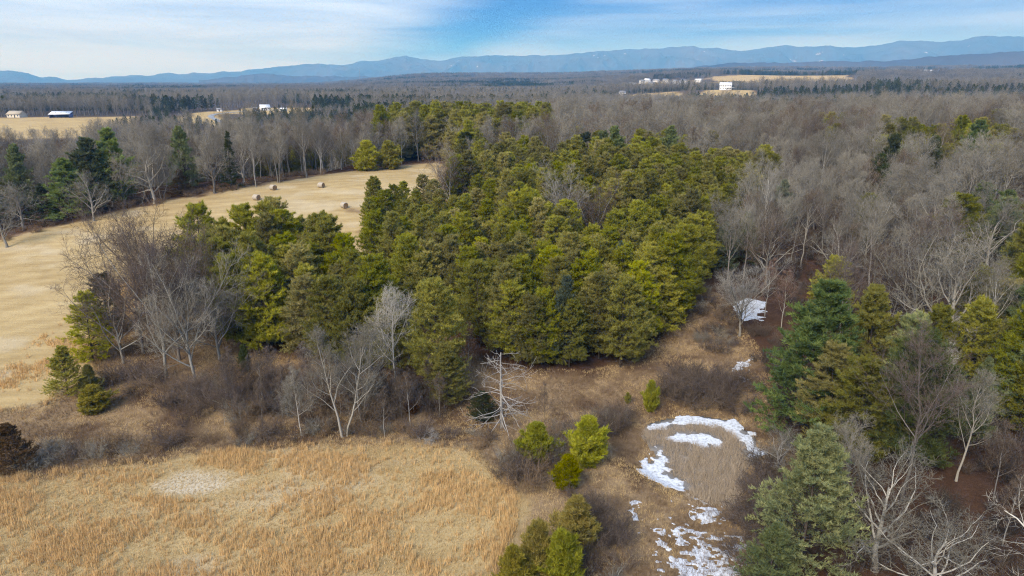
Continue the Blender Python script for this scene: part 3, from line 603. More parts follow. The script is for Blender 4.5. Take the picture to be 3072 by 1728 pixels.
def tuft_mesh(name, seed, n, h, spread, w, m, lean=0.25, seg=False, rad=0.1):
    rng = np.random.default_rng(seed); g = Geo(); a = rng.random(n) * 6.283; r = rad * np.sqrt(rng.random(n))
    A = np.column_stack([np.cos(a) * r, np.sin(a) * r, np.full(n, -0.03)]); D = norm(np.column_stack([np.cos(a) * lean * rng.random(n), np.sin(a) * lean * rng.random(n), np.ones(n)]) + rng.normal(size=(n, 3)) * spread)
    g.blades(rng, A, D, h * (0.6 + 0.5 * rng.random(n)), w, rng.random(n)); V, F, T = g.get(); return mesh_np(name, V, F, [m], T)
ZP = Z['pond']
cr_, el_ = polyw(CRES), polyw(ELL)
p = jitter(ZP[:, 0].min(), ZP[:, 0].max(), ZP[:, 1].min(), ZP[:, 1].max(), 0.29, RNG)
k = (pdist(ZP, p[:, 0], p[:, 1]) < -0.1) & (pdist(cr_, p[:, 0], p[:, 1]) > 0.15 * RNG.normal(size=len(p)) + 0.1) & (pdist(el_, p[:, 0], p[:, 1]) > 0.2 * RNG.normal(size=len(p)) + 0.15)
bank_ = polyw([(1900, 1330), (1975, 1345), (2005, 1395), (2015, 1430), (2080, 1462), (2050, 1500), (1880, 1480)]); k &= pdist(bank_, p[:, 0], p[:, 1]) > 0.1
k &= fbm(p[:, 0] / 1.2, p[:, 1] / 1.2, 12, 3) > 0.33
p = p[k]
cat = [tuft_mesh('cattail_clump', 100 + i, 14, 1.3, 0.34, 0.042, 'cattail_leaf', 0.5, rad=0.2) for i in range(4)]
scatter_stuff('cattails', p, cat, 'dense beige dead cattails standing in the frozen pond', 'cattails', RNG.uniform(0.75, 1.1, len(p)) * (0.6 + 0.75 * fbm(p[:, 0] / 1.8, p[:, 1] / 1.8, 14, 3)), 0.05, 3)

# ------------------------------------------------------------------ grass
def grass():
    rng = np.random.default_rng(5)
    p = jitter(-75, 25, 46, 130, 0.36, rng); x, y = p.T; k = in_view(x, y) & ((pdist(Z['near_field'], x, y) < 0.3) | ((pdist(Z['hay_field'], x, y) < 0) & (y < 128)))
    p = p[k]; x, y = p.T
    patch = fbm(x / 6.5 + 3, y / 4.0, 61, 4); pn = 0.16 + 0.98 * sstep(0.45, 0.60, patch)
    near = pdist(Z['near_field'], x, y) < 0.3
    pn = np.where(near, pn, sstep(0.46, 0.60, patch) * 0.8 * sstep(-38, -56, x) + 0.03 )
    pc = G(590, 1450); pn = pn * (np.hypot((x - pc[0]) / 4.8, (y - pc[1]) / 3.2) > 1.0)
    p1 = p[rng.random(len(p)) < pn * 0.8]
    sedge = [tuft_mesh('sedge_tuft', 200 + i, 18, 0.92, 0.09, 0.036, 'grass_orange', 0.2, rad=0.22) for i in range(5)]
    scatter_stuff('tall_grass', p1, sedge, 'tall orange broomsedge tufts standing in the meadow', 'grass', rng.uniform(0.5, 1.15, len(p1)), 0, 4)
    q = jitter(-70, 24, 46, 92, 0.27, rng); x, y = q.T; q = q[in_view(x, y) & (pdist(Z['near_field'], x, y) < 0.5)]
    short = [tuft_mesh('grass_tuft', 220 + i, 10, 0.26, 0.32, 0.035, 'grass_pale', 0.5, rad=0.14) for i in range(4)]
    scatter_stuff('short_grass', q, short, 'short pale straw coloured grass of the meadow', 'grass', rng.uniform(0.6, 1.2, len(q)), 0, 6)
    # rough grass and weeds of the swale, pond banks and wood edges
    q = jitter(-85, 45, 46, 122, 0.42, rng); x, y = q.T
    k = in_view(x, y) & (pdist(Z['open'], x, y) < 2) & (pdist(Z['near_field'], x, y) > -0.6) & (pdist(Z['hay_field'], x, y) > -0.8) & (pdist(ZP, x, y) > 0.2)
    for z_ in PINES: k &= pdist(Z[z_], x, y) > -1.0
    q = q[k]; x, y = q.T; n = fbm(x / 3.5, y / 3.5, 71, 4)
    weeds = [tuft_mesh('weed_tuft', 240 + i, 10, 0.45, 0.38, 0.030, 'grass_pale', 0.6, rad=0.16) for i in range(3)] + [tuft_mesh('weed_tuft', 250 + i, 12, 0.85, 0.30, 0.022, 'grass_brown', 0.5, rad=0.18) for i in range(3)]
    vi = np.where(n + rng.normal(size=len(q)) * 0.06 > 0.5, rng.integers(3, 6, len(q)), rng.integers(0, 3, len(q)))
    scatter_stuff('rough_grass', q, weeds, 'rough tan and brown weeds filling the swale and pond banks', 'grass', rng.uniform(0.6, 1.25, len(q)), 0, 8, vi)
grass()

# ------------------------------------------------------------------ tree shapes
FT = [Proto('bare_tree', bare_tree(300 + i, 15.5 + 1.0 * (i % 4), 0.17 + 0.012 * (i % 5), 'forest'), ('bark_grey', 'twig_grey')) for i in range(7)]
FT += [Proto('bare_tree', bare_tree(320 + i, 15.0 + i, 0.19, 'twin'), ('bark_grey', 'twig_grey')) for i in range(2)]
OAK = [Proto('bare_oak', bare_tree(340 + i, 11.5, 0.30, 'oak'), ('bark_pale', 'twig_grey')) for i in range(3)]
VASE = [Proto('bare_tree', bare_tree(350 + i, 15, 0.24, 'vase'), ('bark_pale', 'twig_purple')) for i in range(3)]
POLE = [Proto('bare_sapling', bare_tree(360 + i, 9.0, 0.085, 'pole'), ('bark_grey', 'twig_brown')) for i in range(3)]
LOW = [Proto('bare_tree', bare_tree(370 + i, 16 + i % 3, 0.26, 'forest', 1), ('bark_grey', 'twig_far')) for i in range(6)]
VP = [Proto('pine_tree', pine(400 + i, 11.4 + 0.6 * (i % 4), 3.7 + 0.3 * (i % 3), 'virginia', 0, tb=0.10 + 0.03 * (i % 3)), ('bark_dark', 'pine_needles')) for i in range(6)]
VPLOW = [Proto('pine_tree', pine(430 + i, 13.5 + i, 3.3, 'virginia', 1, tb=0.2), ('bark_dark', 'pine_needles_far')) for i in range(4)]
WP = [Proto('white_pine', pine(450 + i, 16.5, 5.7, 'white', tb=0.06), ('bark_dark', 'white_pine_needles')) for i in range(3)]
CED = [Proto('cedar_tree', pine(470 + i, 4.2, 1.7, 'cedar', tb=0.04), ('bark_dark', 'cedar_foliage')) for i in range(3)]
SPR = [Proto('spruce_tree', pine(480, 14, 2.7, 'spruce', tb=0.05), ('bark_dark', 'dark_needles'))]
SH = [Proto('bare_shrub', shrub(500 + i, 2.4 + 0.3 * (i % 3), 1.9), ('twig_brown', 'twig_brown'), ('stems', 'twigs')) for i in range(6)]

# ------------------------------------------------------------------ pines in stands
def pine_points():
    rng = np.random.default_rng(23); out = []
    for zn, s in (('pine_a', 3.8), ('pine_b', 4.05), ('pine_c', 4.8)):
        P = Z[zn]; p = jitter(P[:, 0].min() - 1, P[:, 0].max() + 1, P[:, 1].min() - 1, P[:, 1].max() + 1, s, rng)
        p = p[pdist(P, p[:, 0], p[:, 1]) < 0.3]
        for gp, gr in GAPS: p = p[np.hypot(p[:, 0] - gp[0], p[:, 1] - gp[1]) > gr]
        out += [(q, zn) for q in p]
    return out
GAPS = [(G(1350, 655), 6.0), (G(1690, 755), 7.0), (G(1790, 790), 5.5), (G(1400, 1010), 3.0)]
lab = {'pine_a': ('olive green pine in the small stand between hay field and bare swale trees', 'pines of the small stand'),
       'pine_b': ('olive green pine packed in the large pine stand', 'pines of the large stand'),
       'pine_c': ('tall dull green pine in the far stand beyond the field corner', 'pines of the far stand')}
pts = pine_points(); pts.sort(key=lambda t: np.hypot(*t[0]))
rest = []; MAXP = 285
for i, (q, zn) in enumerate(pts):
    if i >= MAXP: rest.append(q); continue
    pr = random.choice(VP); s = random.uniform(0.84, 1.12) * (1.1 if zn == 'pine_a' else 0.70 if (zn == 'pine_b' and q[0] < -2 and q[1] > 128) else 0.92 if (zn == 'pine_b' and q[1] > 150) else 1.0); br = fbm(q[0] / 18, q[1] / 18, 88, 3) + random.uniform(-0.12, 0.12)
    m = ('bark_dark', 'pine_needles_bright' if br > (0.42 if zn == 'pine_a' else 0.57) else 'pine_needles')
    look = ('bright yellow green' if 'bright' in m[1] else 'olive green'); tall = 'tall ' if s > 1.02 else 'short ' if s < 0.92 else ''
    de = -float(pdist(Z[zn], q[0], q[1])); w8 = (float(terrain(*q)), q[0])
    if zn == 'pine_b':
        if de < 4.5 and q[1] < 118: where = 'at the front edge of the large stand facing the pond'
        elif de < 4.5 and q[0] < -8: where = 'on the hay field edge of the large stand'
        elif de < 4.5: where = 'on the bare wood edge of the large stand'
        elif q[1] < 125: where = 'inside the front part of the large stand'
        elif q[1] < 160: where = 'inside the middle of the large stand'
        else: where = 'inside the back part of the large stand'
    elif zn == 'pine_a': where = ('on the edge of' if de < 3 else 'inside') + ' the small stand beside the bare clump'
    else: where = 'in the far stand beyond the field corner'
    place(pr, 'pine_tree', q, tall + look + ' pine ' + where, 'pine tree', lab[zn][1] + ', ' + tall + look + ', ' + where, (s * random.uniform(0.94, 1.12), s * random.uniform(0.94, 1.12), s * random.uniform(0.97, 1.08) * (1.3 if zn == 'pine_c' else 1.0)), mats=m)

# ------------------------------------------------------------------ single trees
def at(pr, name, u, v, label, cat, sc=1.0, rz=None, mats=None, group=None, tilt=0.0):
    return place(pr, name, G(u, v)[:2], label, cat, group, sc, rz, mats, tilt)
def at_d(pr, name, u, D, label, cat, sc=1.0, rz=None, mats=None, group=None):
    a = math.atan2((u - 1536) / FOC, 1.0); return place(pr, name, (D * math.sin(a), D * math.cos(a)), label, cat, group, sc, rz, mats)
wp2 = ('bark_dark', 'white_pine_pale'); dk = ('bark_dark', 'dark_needles'); br_ = ('bark_dark', 'pine_needles_bright'); vp_ = ('bark_dark', 'pine_needles')
def white_pines():
    at(WP[0], 'white_pine', 2425, 1290, 'largest white pine, pale tipped blue green cone beside the pond', 'pine tree', (1.4, 1.4, 1.14), 0.4)
    at(WP[1], 'white_pine', 2400, 1680, 'pale tipped white pine beside the patchy melting snow', 'pine tree', (0.95, 0.95, 0.78), 2.0)
    at(WP[2], 'white_pine', 2300, 1790, 'yellow green white pine at the foot of the wooded bank by the bog', 'pine tree', (0.5, 0.5, 0.42), 1.0)
    at(WP[2], 'white_pine', 2165, 822, 'small bluish white pine at the back corner of the large pine stand', 'pine tree', (0.62, 0.62, 0.62), 1.0, wp2)
    at(WP[1], 'white_pine', 2230, 800, 'dark bluish pine standing behind the small white pine', 'pine tree', (0.6, 0.6, 0.66), 3.0)
    at(WP[0], 'white_pine', 1690, 1090, 'pale grey green white pine among the olive pines at the front of the stand', 'pine tree', (0.58, 0.58, 0.80), 0.4, wp2)
    at(WP[1], 'white_pine', 1850, 950, 'slim pale grey green pine rising from the olive pine stand', 'pine tree', (0.42, 0.42, 0.78), 0.4, wp2)
    at(WP[2], 'white_pine', 2610, 660, 'dark green pine with dense rounded crown in the bare wood', 'pine tree', (1.05, 1.05, 0.92), 0.9, dk)
    at(WP[0], 'white_pine', 2690, 640, 'yellow tipped pine leaning against the dark rounded pine', 'pine tree', (0.9, 0.9, 0.95), 2.9)
    at(WP[1], 'white_pine', 2330, 720, 'soft grey green pine half hidden by bare branches', 'pine tree', (0.75, 0.75, 0.8), 0.9, wp2)
    at(VP[0], 'pine_tree', 2560, 1370, 'golden green pine directly behind the two trunks of bare saplings by the big white pine', 'pine tree', (1.35, 1.35, 1.02), 0.9, vp_)
    at(VP[1], 'pine_tree', 2690, 1390, 'dense dark olive pine with bare trunk showing beside the golden pine', 'pine tree', (1.45, 1.45, 1.22), 0.9, dk)
    at(VP[3], 'pine_tree', 2480, 1330, 'olive pine merging into the skirt of the largest white pine', 'pine tree', (1.2, 1.2, 0.9), 2.2, vp_)
    at(WP[2], 'white_pine', 2910, 1330, 'slender light green pine on the brown leaf littered bank', 'pine tree', (0.42, 0.42, 0.62), 0.9)
    at(VP[2], 'pine_tree', 2860, 800, 'broad layered olive pine above the brown bank', 'pine tree', (1.4, 1.4, 1.05), 0.9, vp_)
    at(VP[4], 'pine_tree', 2990, 1080, 'flat layered olive pine on the wooded bank with open trunk', 'pine tree', (1.2, 1.2, 1.0), 1.9, vp_)
    at(VP[5], 'pine_tree', 3060, 920, 'dull green pine high on the wooded bank', 'pine tree', (1.1, 1.1, 1.1), 1.9, vp_)
    at(VP[2], 'pine_tree', 2480, 980, 'dusky green pine standing behind the largest white pine', 'pine tree', (1.0, 1.0, 0.9), 4.9, vp_)
    at(WP[0], 'white_pine', 3050, 1290, 'green pine beside the reaching pale limbs', 'pine tree', (0.5, 0.5, 0.6), 4.9, vp_)
    # hay field border
    at(SPR[0], 'spruce_tree', 694, 566, 'dark narrow spruce in the tree row along the hay field', 'spruce tree', 1.05, 0.3)
    at_d(WP[1], 'white_pine', 560, 205, 'yellow green pine behind the oaks next to the dark spruce', 'pine tree', (0.9, 0.9, 0.96), 0.3)
    at_d(WP[2], 'white_pine', 345, 197, 'tallest yellow green pine behind the oaks of the hay field row', 'pine tree', (1.15, 1.15, 1.1), 0.3)
    at_d(WP[0], 'white_pine', 270, 195, 'wide yellow green pine touching the tallest pine behind the oaks', 'pine tree', (1.3, 1.3, 1.02), 0.3)
    at_d(WP[1], 'white_pine', 195, 190, 'low rounded yellow green pine in the hay field row', 'pine tree', (1.15, 1.15, 0.82), 1.3)
    at_d(WP[2], 'white_pine', 60, 205, 'small golden pine above grey twigs in the hay field row', 'pine tree', (0.8, 0.8, 0.98), 1.3)
    at(SPR[0], 'spruce_tree', 130, 665, 'dark bushy evergreen under the oaks of the row', 'spruce tree', (1.5, 1.5, 0.62), 0.3)
    at(SPR[0], 'spruce_tree', 215, 648, 'dark low evergreen between the oaks of the row', 'spruce tree', (1.4, 1.4, 0.5), 1.3)
    at(SPR[0], 'spruce_tree', 545, 582, 'bronze dark evergreen beneath the branches of the row', 'spruce tree', (1.2, 1.2, 0.45), 1.3, ('bark_dark', 'bronze_foliage'))
    at(CED[0], 'cedar_tree', 1100, 512, 'bright olive rounded pine at the end of the hay field', 'pine tree', (3.4, 3.0, 2.0), 0.3, br_)
    at(CED[1], 'cedar_tree', 1170, 507, 'bright olive rounded pine touching its twin at the field end', 'pine tree', (3.2, 3.0, 1.9), 1.3, br_)
    # west end of the small stand
    at(VP[3], 'pine_tree', 280, 1085, 'layered green pine at the end of the bare clump by the hay field', 'pine tree', (0.95, 0.95, 0.78), 0.3, br_)
    at(VP[1], 'pine_tree', 330, 1000, 'dark dull pine behind the layered pine at the clump', 'pine tree', (0.85, 0.85, 0.80), 0.3, ('bark_dark', 'dark_needles'))
    at(WP[0], 'white_pine', 205, 1185, 'bright yellow green young pine at the meadow edge', 'pine tree', (0.52, 0.52, 0.42), 0.3, br_)
    at(CED[1], 'cedar_tree', 285, 1235, 'bright yellow green cedar bush below the young pine', 'cedar tree', (1.5, 1.4, 0.80), 0.3)
    at(CED[2], 'cedar_tree', 275, 1180, 'dull olive small cedar tucked behind the bright young pine', 'cedar tree', (0.9, 0.9, 0.9), 0.3, vp_)
    at(WP[1], 'cedar_tree', 50, 1412, 'bronze brown cedar beside the swale hedge', 'cedar tree', (0.50, 0.46, 0.34), 0.3, ('bark_dark', 'bronze_foliage'))
    at(SH[3], 'bare_shrub', 95, 1408, 'grey brown shrub leaning on the bronze cedar', 'shrub', 0.8, None, ('twig_brown', 'twig_grey'))
    at(CED[0], 'cedar_tree', 735, 1115, 'dark green cedar between the bare clump and the small stand', 'cedar tree', (0.75, 0.75, 0.9), 0.3, dk)
    # cedars by the pond
    at(CED[0], 'cedar_tree', 1700, 1462, 'bright yellow green cedar standing clear of the brush', 'cedar tree', (1.21, 1.21, 0.81), 0.3)
    at(CED[1], 'cedar_tree', 1760, 1390, 'dusky green cedar behind the bright cedar', 'cedar tree', (1.62, 1.62, 1.23), 0.3, vp_)
    at(CED[2], 'cedar_tree', 1610, 1385, 'yellowing green cedar in the brush at the meadow corner', 'cedar tree', (1.55, 1.55, 1.03), 0.3, vp_)
    at(CED[2], 'cedar_tree', 1730, 1640, 'olive cedar between the bright cedar and the cedar clump', 'cedar tree', (1.49, 1.49, 1.12), 2.3)
    at(CED[0], 'cedar_tree', 1615, 1740, 'tall yellow green cedar with pointed tips in the cedar clump', 'cedar tree', (1.49, 1.49, 1.22), 2.3)
    at(CED[1], 'cedar_tree', 1685, 1770, 'dark tipped cedar in the clump beside grey brush', 'cedar tree', (1.35, 1.35, 1.22), 1.3, vp_)
    at(CED[2], 'cedar_tree', 1540, 1790, 'golden cedar at the meadow side of the cedar clump', 'cedar tree', (1.17, 1.17, 1.05), 3.3)
    at(CED[1], 'cedar_tree', 1950, 1232, 'small upright green cedar beside the brown thicket above the pond', 'cedar tree', (0.85, 0.85, 0.95), 0.3, vp_)
    at(CED[1], 'cedar_tree', 1882, 1210, 'tiny green cedar sapling near the upright cedar', 'cedar tree', 0.35, 0.3, vp_)
    at(VP[4], 'pine_tree', 1345, 1215, 'dense pine standing forward of the small stand at the snag', 'pine tree', (0.85, 0.85, 0.72), 0.3, vp_)
    at(VP[0], 'pine_tree', 1450, 1260, 'dull green cedar thicket wrapped round the foot of the dead snag', 'pine tree', (0.55, 0.55, 0.33), 0.3, ('bark_dark', 'dark_needles'))
white_pines()
def bare_singles():
    s = Proto('dead_snag', snag(610, 10.8), ('bark_snag', 'bark_snag'), ('trunk', 'branches'))
    at(s, 'dead_snag', 1505, 1285, 'dead grey snag with bare drooping branches beside the pond meadow', 'dead tree', 0.95, 0.6)
    pale = ('bark_pale', 'twig_grey'); wht = ('bark_white', 'bark_pale')
    at(VASE[0], 'bare_tree', 500, 1128, 'tall pale double trunked tree in the bare clump by the hay field', 'bare tree', (1.0, 1.0, 1.4), 0.3, ('bark_white', 'twig_purple'))
    at(VASE[1], 'bare_tree', 585, 1140, 'spreading pale tree with low crooked limb in the bare clump', 'bare tree', (0.95, 0.95, 1.1), 0.9, ('bark_white', 'twig_grey'))
    at(VASE[2], 'bare_tree', 430, 1060, 'bushy purple grey tree at the back of the bare clump', 'bare tree', (1.0, 1.0, 1.25), 2.3, ('bark_grey', 'twig_purple'))
    at(VASE[1], 'bare_tree', 560, 1020, 'purple twigged tree between the bare clump and the small stand', 'bare tree', (1.0, 1.0, 1.2), 4.3, ('bark_grey', 'twig_purple'))
    at(VASE[0], 'bare_tree', 660, 1080, 'grey fan shaped tree against the small pine stand', 'bare tree', (0.95, 0.95, 0.85), 4.3, ('bark_pale', 'twig_grey'))
    at(VASE[2], 'bare_tree', 370, 1090, 'thin leaning grey tree at the hay field end of the bare clump', 'bare tree', (0.9, 0.9, 0.85), 1.3, ('bark_pale', 'twig_purple'))
    at(VASE[1], 'bare_tree', 470, 1010, 'dense purple twigged tree rising at the back of the bare clump', 'bare tree', (1.0, 1.0, 1.35), 3.3, ('bark_grey', 'twig_purple'))
    at(VASE[0], 'bare_tree', 540, 1080, 'brown twigged tree in the heart of the bare clump', 'bare tree', (0.95, 0.95, 1.2), 5.3, ('bark_grey', 'twig_brown'))
    at(VASE[2], 'bare_tree', 620, 1010, 'brown twigged tree leaning into the small pine stand', 'bare tree', (0.9, 0.9, 0.95), 0.3, ('bark_grey', 'twig_brown'))
    at(FT[0], 'bare_tree', 1188, 1180, 'white barked tree with straight stem before the small stand', 'bare tree', (0.95, 0.95, 0.92), 0.3, wht)
    at(FT[7], 'bare_tree', 1030, 1312, 'pale forked tree with broken top in the swale', 'bare tree', (0.95, 0.95, 0.95), 0.3, pale)
    at(FT[8], 'bare_tree', 1085, 1265, 'grey leaning tree next to the forked tree in the swale', 'bare tree', (0.85, 0.85, 0.78), 1.3, pale)
    at(POLE[0], 'bare_tree', 905, 1308, 'slim straight sapling at the meadow edge of the swale', 'bare tree', 0.95, 0.3, ('bark_pale', 'twig_grey'))
    at(POLE[1], 'bare_tree', 1155, 1312, 'short pale sapling beside fallen branches in the swale', 'bare tree', 0.72, 0.3, ('bark_pale', 'twig_brown'))
    at(OAK[1], 'bare_tree', 1330, 1190, 'white lichened dead treetop in front of the forward pine', 'dead tree', (0.5, 0.5, 0.62), 0.3, wht)
    at(POLE[2], 'bare_tree', 1400, 1130, 'leaning grey dead stem against the large stand', 'dead tree', (0.7, 0.7, 1.0), 0.3, ('bark_snag', 'twig_reddish'), tilt=0.2)
    at(POLE[0], 'bare_tree', 1635, 1275, 'thin vine wrapped dark stem on the pond meadow', 'bare tree', (0.4, 0.4, 0.62), 0.3, ('bark_dark', 'twig_brown'))
    at(VASE[0], 'bare_tree', 2218, 1008, 'dark trunked spreading tree over the snow patch', 'bare tree', (0.92, 0.92, 0.80), 1.9, ('bark_pale', 'bark_pale'))
    at(FT[3], 'bare_tree', 2290, 770, 'white dead tree with upright limbs above the small white pine', 'dead tree', (0.62, 0.62, 1.0), 0.3, wht)
    at(POLE[1], 'bare_tree', 2296, 950, 'thin pale birch stem beside the snow patch', 'bare tree', 1.1, 0.3, ('bark_pale', 'twig_reddish'))
    at(POLE[2], 'bare_tree', 2340, 985, 'slim reddish twigged birch next to the largest white pine', 'bare tree', 1.1, 0.3, ('bark_pale', 'twig_reddish'))
    at(OAK[0], 'bare_tree', 2815, 1085, 'massive spreading oak with long sweeping limbs behind the pines', 'bare tree', (1.62, 1.62, 1.55), 2.5, pale)
    at(VASE[2], 'bare_tree', 2730, 1010, 'pale leaning tree joined with the massive oak', 'bare tree', (1.25, 1.25, 1.05), 0.5, pale)
    at(OAK[2], 'bare_tree', 2630, 1715, 'crooked white limbed oak on the brown leaf littered bank', 'bare tree', (1.05, 1.05, 1.0), 0.6, ('bark_white', 'twig_grey'))
    at(OAK[1], 'bare_tree', 2790, 1830, 'low spreading white limbed oak beside the crooked oak', 'bare tree', (0.9, 0.9, 0.85), 3.1, ('bark_white', 'twig_grey'))
    at(OAK[0], 'bare_tree', 3215, 1880, 'white barked tree reaching long bare limbs over the brown bank', 'bare tree', (1.25, 1.25, 1.45), 0.2, wht)
    at(OAK[2], 'bare_tree', 2795, 1240, 'grey snaggy tree in front of the massive oak', 'dead tree', (0.5, 0.5, 0.8), 0.2, ('bark_snag', 'bark_snag'))
    at(FT[1], 'bare_tree', 2870, 1440, 'slender pale stemmed tree on the brown bank', 'bare tree', (0.72, 0.72, 0.75), 0.2, pale)
    at(FT[2], 'bare_tree', 2950, 1120, 'tall white stemmed tree above the flat layered pine', 'bare tree', (0.7, 0.7, 0.85), 0.2, ('bark_white', 'twig_grey'))
    at(OAK[1], 'bare_tree', 2330, 1420, 'low crooked grey tree leaning over the pond edge', 'bare tree', (0.52, 0.52, 0.5), 3.6, ('bark_snag', 'twig_grey'))
    at(FT[4], 'bare_tree', 2530, 1530, 'slim upright grey tree between the pines of the bank', 'bare tree', (0.62, 0.62, 0.62), 0.2, pale)
    at(POLE[0], 'bare_tree', 2980, 1500, 'thin dark sapling on the brown leaf littered bank', 'bare tree', 0.9, 0.2)
    at(POLE[1], 'bare_tree', 3010, 1640, 'broken pale stem standing on the brown bank', 'dead tree', 0.8, 0.2, ('bark_pale', 'twig_brown'))
    at(OAK[1], 'fallen_branch', 1255, 1312, 'fallen bleached tree limb lying in the swale brush', 'fallen branch', 0.32, 0.8, ('bark_snag', 'bark_snag'), tilt=1.42)
    # oaks of the hay field row
    for i, (u, v, s, r_, l) in enumerate([(22, 742, 0.95, 0.2, 'wide grey oak at the open corner of the hay field row'), (72, 690, 0.98, 1.6, 'pale twiggy oak beside the corner oak of the row'),
            (285, 662, 0.95, 2.7, 'short spreading oak standing out in the hay field'), (378, 618, 1.05, 0.7, 'tall grey oak behind the short spreading oak'),
            (463, 610, 1.32, 4.0, 'grandest pale oak with level limbs in the hay field row'), (641, 580, 1.2, 5.2, 'upright oak next to the dark spruce')]):
        at(OAK[i % 3], 'bare_oak', u, v, l, 'oak tree', s, r_, ('bark_grey', 'twig_grey') if i % 2 else ('bark_pale', 'twig_grey'))
    for (u, v, s, l) in [(770, 560, 1.0, 'straight grey tree two steps past the dark spruce'), (835, 548, 1.05, 'pale tall tree by the hay bales'), (915, 533, 1.15, 'largest fan shaped tree of the row near the bales'),
                      (965, 524, 0.75, 'short pale tree at the far end of the row'), (735, 560, 0.95, 'thin grey tree touching the dark spruce')]:
        at(FT[int(u) % 9], 'bare_tree', u, v, l, 'bare tree', s, None, pale)
    for (u, v, s, l) in [(1350, 640, 0.95, 'grey bare treetop in the upper gap of the large stand'), (1690, 735, 1.02, 'white bare treetop in the middle gap of the large stand'), (1785, 770, 1.0, 'purple grey bare treetop beside the white one in the large stand')]:
        at(VASE[int(u) % 3], 'bare_tree', u, v, l, 'bare tree', s, None, ('bark_white', 'bark_pale') if u == 1690 else ('bark_pale', 'twig_purple'))
bare_singles()

